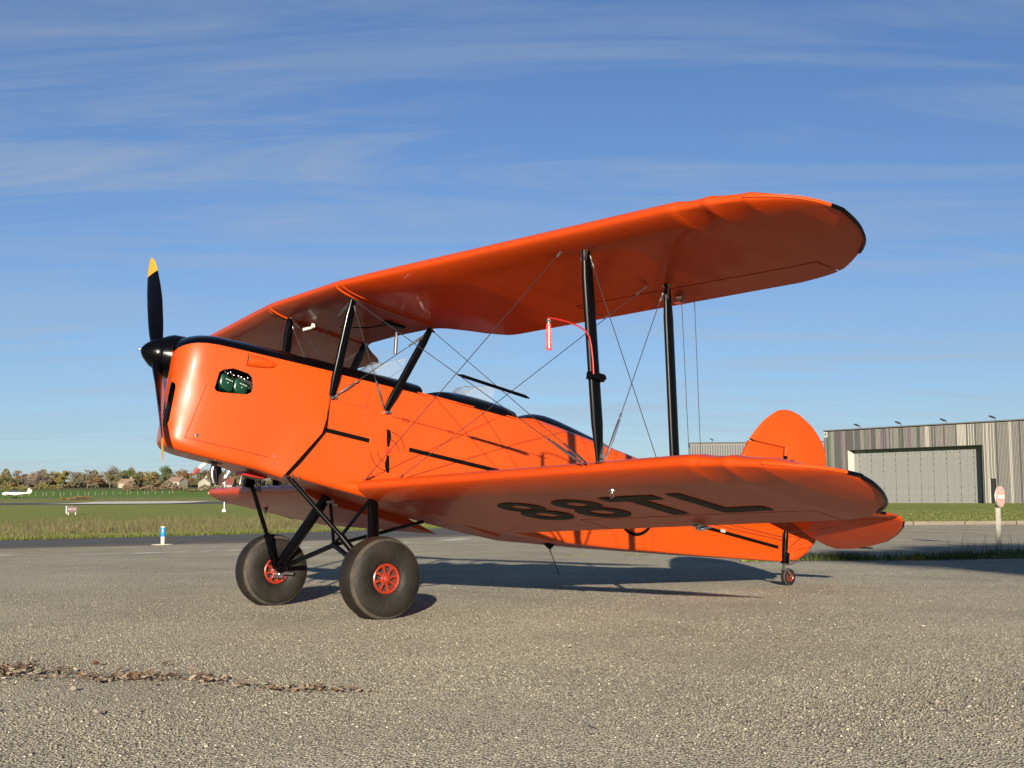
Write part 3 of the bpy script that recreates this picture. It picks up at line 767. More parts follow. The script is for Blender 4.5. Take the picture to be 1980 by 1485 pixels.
# registration under the port lower wing
def under(y, x, off=.004):
    u = (x - LO.xle(y)) / (LO.xte(y) - LO.xle(y)); u = min(max(u, .02), .98)
    p = LO.pt(y, u, False); return (p[0], p[1], p[2] - off)
def glyph(faces_uv, y0, wy, name):
    """unit glyph: a across the span (0..1), b from the rear (0) to the front (1) of the character"""
    m_ = AM()
    for quad, o in faces_uv:
        vs_ = []
        for a, b in quad:
            y = y0 + a * wy; xf = LO.xle(y) + .40; xr = LO.xle(y) + .885
            vs_.append(under(y, xr + (xf - xr) * b, .004 + o))
        m_.add(vs_, [tuple(range(len(vs_)))])
    return P(m_, name, DECAL, lowers[0], smooth=False)
def rect(a0, a1, b0, b1, n=6):
    out = []
    nb = max(1, int(n * (b1 - b0))) if b1 - b0 > a1 - a0 else 1; na = max(1, int(n * (a1 - a0))) if a1 - a0 >= b1 - b0 else 1
    for i in range(na):
        for j in range(nb):
            out.append(([(a0 + (a1 - a0) * i / na, b0 + (b1 - b0) * j / nb), (a0 + (a1 - a0) * (i + 1) / na, b0 + (b1 - b0) * j / nb),
                         (a0 + (a1 - a0) * (i + 1) / na, b0 + (b1 - b0) * (j + 1) / nb), (a0 + (a1 - a0) * i / na, b0 + (b1 - b0) * (j + 1) / nb)], 0))
    return out
def ringq(ca, cb, ra, rb, ia, ib, o, n=28):
    out = []
    for k in range(n):
        a, b = 2 * PI * k / n, 2 * PI * (k + 1) / n
        out.append(([(ca + ra * math.cos(a), cb + rb * math.sin(a)), (ca + ra * math.cos(b), cb + rb * math.sin(b)),
                     (ca + ia * math.cos(b), cb + ib * math.sin(b)), (ca + ia * math.cos(a), cb + ib * math.sin(a))], o))
    return out
EIGHT = ringq(.5, .735, .455, .265, .185, .115, 0) + ringq(.5, .29, .50, .29, .215, .135, .0012)
TEE = rect(0, 1, .78, 1) + rect(.355, .645, 0, .78)
ELL = rect(0, .30, .22, 1) + rect(0, 1, 0, .22)
glyph(EIGHT, 1.30, .40, 'registration_digit'); glyph(EIGHT, 1.80, .40, 'registration_digit')
glyph(TEE, 2.30, .43, 'registration_letter'); glyph(ELL, 2.83, .36, 'registration_letter')
# wing root fairing
mb = AM(); rg = []
for i in range(9):
    u = i / 8; x = 1.35 + u * 1.33; k = math.sin(PI * min(1, u * 1.6 + .12) / 1.0) if u < .3 else 1
    rr_ = .062 * (1 - .55 * u) * max(.25, min(1, .35 + u * 3))
    zc = -.655 - .119 * max(0, x - 1.42)
    rg.append([(x, hw(x) - .012 + max(0, math.cos(a)) * rr_ * .9, zc + math.sin(a) * rr_ * 1.35) for a in [(-.10 * PI if x > 1.5 else -.42 * PI) + (.60 if x > 1.5 else .92) * PI * j / 12 for j in range(13)]])
mb.rings(rg, False, False); P(mb, 'wing_root_fairing', ORANGE, lowers[0], angle=60)

# ---- struts
CH = Vector((1, 0, 0))
CFT, CRT, CFB, CRB = (1.125, .500, .612), (1.785, .490, .570), (1.125, .420, -.075), (1.560, .424, -.085)
IFT, IRT, IFB, IRB = (1.402, 2.723, .690), (2.062, 2.702, .640), (1.691, 2.727, -.520), (2.285, 2.735, -.585)
def mir(p, sg): return (p[0], p[1] * sg, p[2])
for sg in (1, -1):
    for a, b, c, t in ((IFT, IFB, .082, .034), (IRT, IRB, .074, .032)):
        mb = AM(); mb.streamline(mir(a, sg), mir(b, sg), CH, c, t); st = P(mb, 'interplane_strut', BLACKS)
        for q, up_ in ((a, -1), (b, 1)):
            mb = AM(); p0 = Vector(mir(q, sg)); mb.box(p0 + Vector((0, 0, .05 * up_)), (.012, .040, .11)); mb.lathe(p0 + Vector((.0, -.03, .012 * up_)), (0, 1, 0), [(0, .009), (.06, .009)], 10); P(mb, 'strut_fitting', STEEL, st)
    for a, b, c in ((CFT, CFB, .068), (CRT, CRB, .064)):
        mb = AM(); mb.streamline(mir(a, sg), mir(b, sg), CH, c, .032, taper=.7); st = P(mb, 'cabane_strut', BLACK)
        mb = AM(); mb.lathe(Vector(mir(b, sg)) + Vector((0, -.02, -.012)), (0, 1, 0), [(0, .011), (.04, .011)], 10)
        mb.lathe(Vector(mir(b, sg)) + Vector((.025, -.02, -.004)), (0, 1, 0), [(0, .009), (.04, .009)], 10); P(mb, 'strut_fitting', STEEL, st)
        mb = AM(); mb.lathe(Vector(mir(a, sg)) + Vector((0, -.025, .005)), (0, 1, 0), [(0, .010), (.05, .010)], 10)
        P(mb, 'strut_fitting', STEEL, st)

# ---- rigging
def wire(a, b, r=.0026, ta=0.0, tb=0.0, M=WIRE):
    """rigging wire from a to b with a turnbuckle ta metres from a and/or tb from b"""
    a, b = Vector(a), Vector(b); d = (b - a).normalized()
    mb = AM(); mb.tube([a, b], r, 6); o = P(mb, 'bracing_wire', M)
    for base, dr, L_ in ((a, d, ta), (b, -d, tb)):
        if L_ <= 0: continue
        m_ = AM(); m_.lathe(base, dr, [(.0, .004), (.03, .009), (.045, .005), (.06, .008), (L_ * .5, .0095), (L_ - .05, .008), (L_ - .035, .004), (L_ - .02, .009), (L_, .004)], 8); P(m_, 'turnbuckle', STEEL, o)
    return o
for sg in (1, -1):
    f_ = lambda *p: (p[0], p[1] * sg, p[2])
    wire(f_(1.345, 2.62, .675), f_(1.475, .435, -.60), ta=.10, tb=.11)       # flying wires
    wire(f_(2.0, 2.60, .622), f_(1.735, .438, -.548), ta=.10, tb=.05)
    wire(f_(*CFT), f_(1.655, 2.62, -.535), tb=.32)                            # landing wires
    wire(f_(*CRT), f_(1.665, 2.65, -.535), ta=.08, tb=.30)
    wire(f_(IFT[0] + .01, IFT[1], IFT[2] - .02), f_(IRB[0] - .09, IRB[1], IRB[2] + .02), ta=.13, tb=.10)
    wire(f_(IRT[0] - .01, IRT[1], IRT[2] - .01), f_(IFB[0] + .04, IFB[1], IFB[2] + .02), ta=.12, tb=.30)
    wire(f_(2.223, 2.66, .62), f_(2.52, 2.62, -.60), r=.002)                  # aileron cables
    wire(f_(2.315, 2.68, .615), f_(2.62, 2.62, -.62), r=.002)
    wire(f_(CFT[0], CFT[1], CFT[2] - .02), f_(CRB[0] - .02, CRB[1], CRB[2] + .02), r=.0028, ta=.07, tb=.20)
    wire(f_(CRT[0], CRT[1], CRT[2] - .02), f_(CFB[0] + .02, CFB[1], CFB[2] + .0), r=.0028, ta=.22, tb=.22)
    mb = AM(); mb.tube([f_(1.378, 1.6, .022), f_(1.42, 1.6, .022), f_(1.92, 1.6, .002), f_(1.955, 1.6, -.002)], [.004, .011, .011, .004], 8); P(mb, 'wire_spreader', BLACKS)
wire((CFT[0], .46, .60), (1.13, -.36, .14), tb=.0, ta=.17, r=.0024); wire((CFT[0], -.46, .60), (1.13, .30, .15), ta=.17, r=.0024)

# ---- under the centre section: aileron crank box with hanging rod, landing lamp
mb = AM(); mb.box((1.61, .25, .598), (.17, .05, .035)); mb.lathe((1.56, .27, .592), (0, 1, 0), [(0, .018), (.02, .018)], 12); mb.lathe((1.66, .27, .592), (0, 1, 0), [(0, .014), (.02, .014)], 12)
bx = P(mb, 'aileron_crank', BLACKS, upper, smooth=False)
mb = AM(); mb.tube([(1.637, .25, .588), (1.648, .25, .46)], .009, 8); mb.tube([(1.648, .25, .50), (1.660, .25, .378)], .014, 10); P(mb, 'hanging_rod', mat('dull_steel', (.07, .07, .075), .4, metal=.4), upper)
mb = AM(); mb.tube([(1.20, -.40, .530), (1.245, -.40, .553), (1.27, -.40, .565)], [.012, .012, .007], 10); mb.lathe((1.275, -.40, .578), (0, 0, 1), [(-.012, .018), (.02, .014)], 10); P(mb, 'vent_tube', WHITE, upper)
mb = AM(); mb.tube([(1.40, -.20, .578), (1.52, .05, .570), (1.58, .22, .590)], .005, 6); P(mb, 'fuel_line', BLACKS, upper)
# fittings under the lower wing
mb = AM(); rnd = random.Random(5)
p0 = Vector(under(2.42, 2.80, .0))
mb.box(p0 + Vector((0, 0, -.02)), (.05, .012, .05)); mb.lathe(p0 + Vector((.02, -.02, -.03)), (0, 1, 0), [(0, .012), (.05, .012)], 10); mb.lathe(p0 + Vector((-.03, -.02, -.02)), (0, 1, 0), [(0, .010), (.05, .010)], 10)
mb.tube([p0 + Vector((.02, 0, -.03)), p0 + Vector((.11, .0, -.005))], .005, 6); P(mb, 'aileron_horn', STEEL, lowers[0])
mb = AM(); p0 = Vector(under(2.58, 1.93, 0)); mb.lathe(p0, (0, 0, -1), [(0, .03), (.004, .03), (.005, .012), (.02, .009)], 12); mb.tube([p0 + Vector((0, .016 * math.cos(a), -.03 + .016 * math.sin(a))) for a in np.linspace(0, 2 * PI, 13)], .003, 6); P(mb, 'tie_down_ring', STEEL, lowers[0])
mb = AM(); q0 = Vector(LO2.pt(-2.5, .33, False)); mb.lathe(q0, (0, 0, -1), [(0, .03), (.004, .03), (.005, .012), (.02, .009)], 12); mb.tube([q0 + Vector((0, .02 * math.cos(a), -.035 + .02 * math.sin(a))) for a in np.linspace(0, 2 * PI, 13)], .004, 6); P(mb, 'tie_down_ring', BLACKS, lowers[1])
mb = AM(); p1 = (2.265, 2.60, .60); mb.box(p1, (.06, .05, .03)); mb.lathe((2.22, 2.63, .605), (0, 1, 0), [(0, .014), (.05, .014)], 10); P(mb, 'aileron_horn', STEEL, upper)

# ---- pitot tube on the port front strut
mb = AM(); mb.tube([(1.197, 2.74, .187), (1.249, 2.74, .196), (1.33, 2.745, .20), (1.40, 2.75, .195), (1.455, 2.755, .18), (1.485, 2.758, .15), (1.505, 2.76, .10), (1.53, 2.76, .02), (1.545, 2.76, -.05)], .0048, 8)
pit = P(mb, 'pitot_tube', RED)
mb = AM(); mb.box((1.583, 2.735, -.055), (.096, .050, .042)); mb.lathe((1.636, 2.72, -.05), (0, 1, 0), [(0, .014), (.03, .014)], 12); P(mb, 'pitot_clamp', BLACKS, pit)

# ---- tail
def slab(name, outline, axis, thick, M, parent=plane, cam_=0.0, edge=.35):
    """flat lifting surface with rounded edge from an outline; axis 'y' for fin, 'z' for stabiliser"""
    m_ = AM(); c = Vector((sum(p[0] for p in outline) / len(outline), sum(p[1] for p in outline) / len(outline)))
    lay = []
    for k, h in ((1.0, 0.0), (.985, .55), (.955, .85), (.90, 1.0)):
        lay.append((k, h))
    def ring(k, h, sg):
        r_ = []
        for x, s_ in outline:
            q = c + (Vector((x, s_)) - c) * k; hh = h * thick / 2 * sg
            r_.append((q.x, hh, q.y) if axis == 'y' else (q.x, q.y, hh + axis[1](q.x)) if isinstance(axis, tuple) else (q.x, q.y, hh))
        return r_
    seq = [(.90, 1.0, 1), (.955, .85, 1), (.985, .55, 1), (1.0, 0, 1), (.985, .55, -1), (.955, .85, -1), (.90, 1.0, -1)]
    m_.rings([ring(*q) for q in seq], True, True)
    return P(m_, name, M, parent, angle=60)
fin = [(5.36, -.05), (5.46, .20), (5.582, .43), (5.640, .560), (6.112, .588), (6.128, .30), (6.165, -.08)]
slab('fin', fin, 'y', .05, ORANGE_TAIL)
rud = [(5.650, .580), (5.747, .71), (5.82, .79), (5.905, .859), (6.0, .925), (6.11, .955), (6.20, .958), (6.295, .944), (6.40, .905), (6.494, .862), (6.59, .795), (6.664, .722), (6.71, .65), (6.735, .56), (6.75, .40), (6.745, .15), (6.72, -.08), (6.67, -.246), (6.57, -.36), (6.435, -.446), (6.22, -.478), (6.19, -.10), (6.140, .30), (6.122, .602)]
rudder = slab('rudder', rud, 'y', .05, ORANGE_TAIL)
mb = AM()
for z in (.49, .28, -.3): mb.box((6.14 if z > 0 else 6.2, 0, z), (.03, .062, .03))
PE(mb, 'rudder_hinge', BLACKS, rudder, smooth=False)
mb = AM(); mb.add([(6.108, -.012, .598), (6.138, -.012, .598), (6.185, -.012, -.08), (6.152, -.012, -.08), (6.108, .012, .598), (6.138, .012, .598), (6.185, .012, -.08), (6.152, .012, -.08)], [(0, 1, 2, 3), (4, 5, 6, 7), (0, 1, 5, 4), (1, 2, 6, 5), (2, 3, 7, 6), (3, 0, 4, 7)]); P(mb, 'hinge_gap_seal', DKRED, rudder, smooth=False)
mb = AM(); mb.tube([(6.20, .028, .478), (6.225, .06, .47), (6.23, .065, .44)], .005, 6); P(mb, 'rudder_horn', BLACKS, rudder)
stab = [(5.36, -.05), (5.42, .35), (5.55, .85), (5.66, 1.10), (5.80, 1.28), (5.95, 1.37), (6.09, 1.40), (6.10, 0.0), (6.10, -1.40), (5.95, -1.37), (5.80, -1.28), (5.66, -1.10), (5.55, -.85), (5.42, -.35)]
st = slab('stabiliser', stab, ('z', lambda x: -.085), .05, ORANGE_FAB)
for sg in (1, -1):
    el = [(6.115, .10), (6.115, 1.40), (6.17, 1.385), (6.28, 1.30), (6.40, 1.15), (6.52, .95), (6.60, .72), (6.655, .48), (6.665, .27), (6.60, .19), (6.46, .13)]
    e_ = slab('elevator', [(x, sg * y) for x, y in el], ('z', lambda x: -.085 - .37 * (x - 6.11)), .035, ORANGE_FAB)
    mb = AM(); mb.tube([(x, sg * y, -.085 - .37 * (x - 6.11)) for x, y in ((6.20, 1.365), (6.28, 1.30), (6.40, 1.15), (6.52, .95))], .011, 8); P(mb, 'tip_edge_strip', BLACK, e_)
    mb = AM(); mb.box((6.645, sg * .50, -.085 - .37 * .535 - .004), (.03, .40, .010)); P(mb, 'trim_strip', DECAL, e_, smooth=False)
    mb = AM(); mb.tube([(x, sg * y, -.085) for x, y in ((5.62, 1.02), (5.66, 1.10), (5.80, 1.28), (5.95, 1.37))], .012, 8); P(mb, 'tip_edge_strip', BLACK, st)
    for xs_, ys_ in ((5.75, .95), (6.05, 1.0)):
        wire((6.18, .045 * sg, -.42), (xs_, ys_ * sg, -.105), r=.0022)
    wire((6.12, .075 * sg, -.24), (6.28, .60 * sg, -.15), r=.002); wire((6.15, .07 * sg, -.30), (4.2, .262 * sg, -.335), r=.0022); wire((6.15, .07 * sg, -.27), (4.2, .262 * sg, -.30), r=.0022)
# tail-wheel leg, fork, wheel
mb = AM(); mb.streamline((6.165, .085, -.20), (6.205, .060, -.50), CH, .062, .05, taper=.6); mb.box((6.20, .07, -.46), (.05, .06, .10)); leg_t = P(mb, 'tail_leg', BLACKS)
mb = AM(); mb.tube([(6.21, .04, -.47), (6.255, .01, -.535), (6.285, .0, -.565)], .013, 8)
for sg in (1, -1): mb.tube([(6.275, .0, -.548), (6.285, .040 * sg, -.56), (6.335, .042 * sg, -.617), (6.345, .042 * sg, -.623)], .008, 8)
mb.tube([(6.22, .03, -.52), (6.34, .02, -.50), (6.44, .01, -.455)], .007, 8); P(mb, 'tail_fork', STEEL, leg_t)
WHEEL_DOWN = Vector((math.sin(Q), 0, -math.cos(Q)))
def wheel(c, sg, R_, wd, rim_r, par_name, holes=8):
    c = Vector(c)
    m_ = AM(); m_.lathe(c - Vector((0, sg * wd * .40, 0)), (0, sg, 0), [(0, .02), (wd * .8, .02)], 12); hub = P(m_, par_name, BLACKS)
    prof = []
    for k in range(17):
        a = -PI * .5 - PI * .13 + (PI * 1.26) * k / 16
        prof.append((wd / 2 * math.sin(a - 0) if False else 0, 0))
    prof = [(-.36, rim_r / R_), (-.44, rim_r / R_ + .04), (-.48, .52), (-.50, .62), (-.50, .72), (-.48, .81), (-.43, .89), (-.34, .955), (-.22, .985), (-.08, 1.0),
            (.08, 1.0), (.22, .985), (.34, .955), (.43, .89), (.48, .81), (.50, .72), (.50, .62), (.48, .52), (.44, rim_r / R_ + .04), (.36, rim_r / R_)]
    nseg = 56; V_, F_, MI = [], [], []
    for h, r in prof:
        for k in range(nseg):
            a = 2 * PI * k / nseg; p = Vector((math.cos(a) * r * R_, sg * h * wd, math.sin(a) * r * R_))
            d = p.dot(WHEEL_DOWN); lim = R_ * .955
            if d > lim:
                ex = d - lim; p -= WHEEL_DOWN * ex; p.y += math.copysign(min(ex * .5, .008), h) * sg if abs(h) > .2 else 0
            V_.append(A(c + p))
    L_ = len(prof)
    for i in range(L_ - 1):
        for k in range(nseg):
            F_.append((i * nseg + k, i * nseg + (k + 1) % nseg, (i + 1) * nseg + (k + 1) % nseg, (i + 1) * nseg + k))
            MI.append(1 if i in (6, 12) else 0)
    for k in range(nseg):
        i = L_ - 1; F_.append((i * nseg + k, i * nseg + (k + 1) % nseg, (k + 1) % nseg, k)); MI.append(0)
    link('tyre', V_, F_, [RUBBER, RUBBERD], hub, MI, angle=60)
    m_ = AM(); yo = wd * .36
    for s2 in (1, -1):
        m_.lathe(c, (0, sg * s2, 0), [(yo - .03, rim_r * .80), (yo + .006, rim_r * .84), (yo + .010, rim_r * .95), (yo + .004, rim_r * 1.03), (yo - .012, rim_r * 1.03), (yo - .03, rim_r * .98)], 36, cap=False)
        m_.lathe(c, (0, sg * s2, 0), [(yo - .02, rim_r * .42), (yo - .002, rim_r * .40), (yo + .002, rim_r * .30), (yo + .014, rim_r * .26), (yo + .020, rim_r * .12), (yo + .022, 0)], 24, cap=False)
        for k in range(holes):
            a = 2 * PI * (k + .5) / holes; d = Vector((math.cos(a), 0, math.sin(a))); t = Vector((-math.sin(a), 0, math.cos(a)))
            rr_ = []
            for q, w_ in ((.36, .10), (.58, .085), (.75, .12), (.86, .22)):
                b_ = c + d * (rim_r * q) + Vector((0, sg * s2 * (yo - .006), 0)); w2 = t * rim_r * w_
                rr_.append([b_ + w2, b_ + w2 * .6 + Vector((0, sg * s2 * .008, 0)), b_ - w2 * .6 + Vector((0, sg * s2 * .008, 0)), b_ - w2, b_ - Vector((0, sg * s2 * .012, 0))])
            m_.rings(rr_, True, False)
    P(m_, 'rim', REDRIM, hub, angle=40)
    m_ = AM(); m_.lathe(c, (0, sg, 0), [(-yo + .035, rim_r * .9), (yo - .035, rim_r * .9)], 24); P(m_, 'brake_drum', DARK, hub)
    m_ = AM()
    for k in range(6):
        a = 2 * PI * k / 6; m_.lathe(c + Vector((math.cos(a) * rim_r * .33, sg * (yo + .002) * (-1), math.sin(a) * rim_r * .33)), (0, -sg, 0), [(0, .007), (.008, .006), (.010, .002)], 8)
    P(m_, 'wheel_bolts', STEEL, hub)['kind'] = 'stuff'
    return hub
wheel((1.483, .841, -1.273), 1, .278, .225, .098, 'main_wheel'); wheel((1.483, -.841, -1.273), -1, .278, .225, .098, 'main_wheel')
wheel((6.34, 0, -.62), 1, .0835, .052, .042, 'tail_wheel', 5)

# ---- undercarriage
NODE = (1.542, 0, -1.055)
mb = AM(); mb.lathe((1.522, 0, -1.055), (1, 0, 0), [(0, .014), (.005, .024), (.035, .024), (.04, .014)], 12); P(mb, 'axle_node', BLACK)
for sg in (1, -1):
    f_ = lambda *p: (p[0], p[1] * sg, p[2])
    mb = AM(); mb.streamline(f_(1.603, .35, -.69), f_(1.490, .735, -1.235), CH, .088, .062, taper=.85, n=16)
    lg = P(mb, 'shock_leg', BLACK)
    mb = AM(); mb.lathe(f_(1.603, .32, -.725), (0, 1, 0), [(0, .018), (.07, .018)], 12); mb.lathe(f_(1.62, .30, -.735), (1, 0, 0), [(0, .012), (.05, .012)], 10); P(mb, 'leg_fitting', STEEL, lg)
    mb = AM(); mb.tube([f_(.94, .31, -.662), f_(1.44, .722, -1.20)], .0165, 12); mb.tube([f_(1.28, .59, -1.028), f_(1.465, .742, -1.245)], .025, 12); rd = P(mb, 'radius_rod', BLACK)
    mb = AM(); mb.lathe(f_(.94, .28, -.665), (0, 1, 0), [(0, .016), (.06, .016)], 10); P(mb, 'rod_fitting', STEEL, rd)
    mb = AM(); mb.tube([NODE, f_(1.486, .74, -1.262)], .0185, 12); mb.lathe(f_(1.486, .68, -1.262), (0, sg, 0), [(0, .028), (.10, .028)], 14); P(mb, 'half_axle', BLACK)
    mb = AM(); mb.tube([NODE, f_(1.61, .30, -.72)], .0125, 10); P(mb, 'v_strut', BLACK)
    mb = AM(); mb.tube([f_(1.49, .70, -1.24), f_(1.52, .69, -1.20), f_(1.56, .60, -1.0), f_(1.59, .42, -.76)], .005, 6); P(mb, 'brake_hose', BLACKS)
    mb = AM(); mb.tube([f_(1.49, .715, -1.285), f_(1.60, .70, -1.275)], .016, 10); mb.box(f_(1.50, .73, -1.30), (.06, .03, .05)); P(mb, 'brake_caliper', STEEL)
mb = AM(); mb.tube([NODE, (2.261, 0, -.765)], .0135, 10); P(mb, 'drag_strut', BLACK)
mb = AM(); mb.box((.945, -.31, -.70), (.07, .05, .075))
for k in range(5): mb.tube([(.96 + .012 * k, -.30 + .01 * k, -.67), (.985 + .014 * k, -.30, -.70 - .012 * k), (.965 + .01 * k, -.31, -.745)], .004, 6)
P(mb, 'spring_bracket', BLACKS)
# exhaust, red oil box, drain, belly aerial
mb = AM(); pts_ = [(.512, .10, -.58), (.510, .10, -.625), (.502, .10, -.655), (.495, .10, -.69), (.494, .10, -.72), (.503, .10, -.755), (.520, .10, -.790)]
mb.tube(pts_, .0175, 16, cap=False); mb.tube(pts_[::-1], .0145, 16, cap=False); ex = P(mb, 'exhaust_pipe', EXH)
mb = AM(); mb.lathe((.506, .10, -.652), (0, 0, -1), [(0, .018), (0, .048), (.005, .048), (.005, .018)], 24); P(mb, 'exhaust_flange', BLACKS, ex)
mb = AM(); mb.box((.77, .10, -.690), (.15, .14, .028)); mb.box((.83, .10, -.684), (.06, .15, .034)); ob = P(mb, 'oil_cooler_box', RED, smooth=False)
mb = AM(); mb.tube([(.71, .09, -.695), (.71, .09, -.75)], .003, 6); mb.tube([(.71, .09, -.735), (.708, .09, -.765)], .0045, 8); P(mb, 'drain_pipe', GALV, ob)
mb = AM(); mb.rings([[(3.36, .06, -.755), (3.47, .06, -.75), (3.47, .09, -.75), (3.36, .09, -.755)], [(3.425, .07, -.795), (3.445, .07, -.795), (3.445, .08, -.795), (3.425, .08, -.795)]]); an = P(mb, 'belly_aerial', BLACKS, smooth=False)
mb = AM(); mb.tube([(3.437, .075, -.79), (3.445, .075, -.815)], .009, 8); P(mb, 'aerial_cap', WHITE, an)
mb = AM(); mb.tube([(3.443, .075, -.81), (3.565, .075, -.985)], .0035, 6); P(mb, 'aerial_whip', BLACKS, an)

# ---- markings on the port side
P(side_strip(lin((1.118, -.316), (1.470, -.321), 6), .030, .002), 'side_stripe', DECAL, fuselage, smooth=False)
P(side_strip(lin((1.800, -.318), (2.70, -.326), 8) + lin((2.72, -.326), (6.10, -.374), 16), .030, .002), 'side_stripe', DECAL, fuselage, smooth=False)
mb = AM()
def side_quads(m_, quads, off=.002):
    for q_ in quads:
        m_.add([(x, hw(x) + off, z) for x, z in q_], [tuple(range(len(q_)))])
def arc_quads(cx_, cz_, r0, r1, a0, a1, n=24):
    return [[(cx_ + r * math.cos(a), cz_ + r * math.sin(a)) for r, a in ((r0, A0_), (r1, A0_), (r1, A1_), (r0, A1_))] for A0_, A1_ in [(a0 + (a1 - a0) * k / n, a0 + (a1 - a0) * (k + 1) / n) for k in range(n)]]
mb = AM(); side_quads(mb, arc_quads(4.13, -.325, .222, .250, 0, 2 * PI, 40), .004); P(mb, 'side_ring', DECAL, fuselage, smooth=False)
EC = (1.632, -.363)
def emblem_blade(sgn):
    L_ = []
    for u, c_, w_ in ((.03, .0, .018), (.06, .003, .026), (.09, .006, .036), (.115, .007, .037), (.135, .004, .030), (.152, .0, .024)):
        L_.append((u, c_, w_))
    qs = []
    for (u0, c0, w0), (u1, c1, w1) in zip(L_[:-1], L_[1:]):
        qs.append([(EC[0] + sgn * (c0 - w0 / 2) - sgn * u0 * .17, EC[1] + sgn * u0), (EC[0] + sgn * (c0 + w0 / 2) - sgn * u0 * .17, EC[1] + sgn * u0),
                   (EC[0] + sgn * (c1 + w1 / 2) - sgn * u1 * .17, EC[1] + sgn * u1), (EC[0] + sgn * (c1 - w1 / 2) - sgn * u1 * .17, EC[1] + sgn * u1)])
    m_ = AM(); side_quads(m_, qs, .003); P(m_, 'emblem_blade', DECAL, fuselage, smooth=False)
emblem_blade(1); emblem_blade(-1)
mb = AM(); side_quads(mb, arc_quads(*EC, .0135, .0195, 0, 2 * PI, 20), .003); side_quads(mb, arc_quads(*EC, .003, .008, 0, 2 * PI, 14), .003); P(mb, 'emblem_hub', mat('emblem_red', (.35, .01, .01), .4), fuselage, smooth=False)
for r, a0 in ((.140, 14), (.085, 12)):
    for b0, b1 in ((a0, 98), (a0 + 180, 278)):
        mb = AM(); side_quads(mb, arc_quads(*EC, r - .0030, r + .0025, R(b0), R(b1), 14), .003); P(mb, 'emblem_arc', DKRED, fuselage, smooth=False)
P(side_strip(lin((1.625, -.113), (2.70, -.130), 6) + lin((2.72, -.130), (3.06, -.135), 3), .0045, .001), 'hinge_line', DKRED, fuselage, smooth=False)
mb = AM()
for x in (1.72, 2.11, 2.98):
    side_quads(mb, arc_quads(x, -.116 - .013 * (x - 1.62), .010, .014, 0, 2 * PI, 14), .003); side_quads(mb, arc_quads(x + .03, -.116 - .013 * (x - 1.62), .010, .014, 0, 2 * PI, 14), .0032)
PE(mb, 'hinge_clip', DKRED, fuselage, smooth=False)
for a_, b_ in (((1.408, .03), (1.408, -.102)), ((1.408, -.102), (1.18, -.095))):
    P(side_strip(lin(a_, b_, 3), .0022, .0005, .0008), 'panel_seam', DKRED, fuselage, smooth=False)
mb = AM()
for x, z in ((1.20, -.085), (1.39, -.09), (1.395, .0)): mb.lathe((x, hw(x), z), (0, 1, 0), [(0, .006), (.002, .005), (.003, .001)], 8)
for k in range(2): mb.tube([(.93 + .05 * k, hw(.93) + .004, -.655), (.93 + .05 * k, hw(.93) + .014, -.675), (.935 + .05 * k, hw(.93) + .006, -.69)], .004, 6)
P(mb, 'fuselage_fasteners', STEEL, fuselage)['kind'] = 'stuff'
mb = AM(); mb.box((5.27, hw(5.27) + .006, -.352), (.06, .006, .028)); P(mb, 'placard', GALV, fuselage, smooth=False)

# ---- streamer on the pitot: a thing of its own
def text_mesh(txt, size, name, M, bold=0.0):
    cu = bpy.data.curves.new(name, 'FONT'); cu.body = txt; cu.size = size; cu.offset = bold; cu.align_x = 'CENTER'; cu.align_y = 'CENTER'
    o = bpy.data.objects.new(name, cu); COL.objects.link(o)
    me = bpy.data.meshes.new_from_object(o.evaluated_get(bpy.context.evaluated_depsgraph_get()))
    bpy.data.objects.remove(o); bpy.data.curves.remove(cu)
    me.materials.clear(); me.materials.append(M); me.name = name
    o = bpy.data.objects.new(name, me); COL.objects.link(o); return o
tp = a2w(1.205, 2.74, .170)
stm = empty('pitot_streamer', tp); tag(stm, 'red pitot cover streamer with white lettering hanging in front of the strut', 'streamer')
stm.rotation_euler = (0, 0, R(12))
mb = MB(); rg = []
for k in range(9):
    z = -.012 - .148 * k / 8; b_ = .006 * math.sin(k * .8); w_ = .013 + .003 * k / 8
    rg.append([(-w_, b_ - .001, z), (w_, b_ - .001, z), (w_, b_ + .001, z), (-w_, b_ + .001, z)])
mb.rings(rg); mb.build('ribbon', RED, stm, angle=50)
mb = MB(); mb.tube([(0, 0, .012), (0, 0, -.02)], .006, 8); mb.lathe((-.012, 0, .004), (1, 0, 0), [(0, .008), (.024, .008)], 8); mb.build('clip', STEEL, stm)
tx = text_mesh('REMOVE BEFORE FLIGHT', .0115, 'lettering', WHITE, .0004); tx.parent = stm; tx.location = (0, -.0075, -.088); tx.rotation_euler = (R(90), R(-90), 0)

# ------------------------------------------------------------------ hangar with folding doors
LV = R(1.0)                                         # true level against the sloping apron
def lateral(o, loc, rz): o.location = loc; o.rotation_euler = (Matrix.Rotation(LV, 3, 'X') @ Matrix.Rotation(rz, 3, 'Z')).to_euler()
HA = math.atan2(-.811, .585)
hang = empty('hangar'); lateral(hang, (39.35, 138.75, 1.90), HA)
tag(hang, 'grey slatted metal hangar with wide folding door, right edge of the photo', 'hangar')
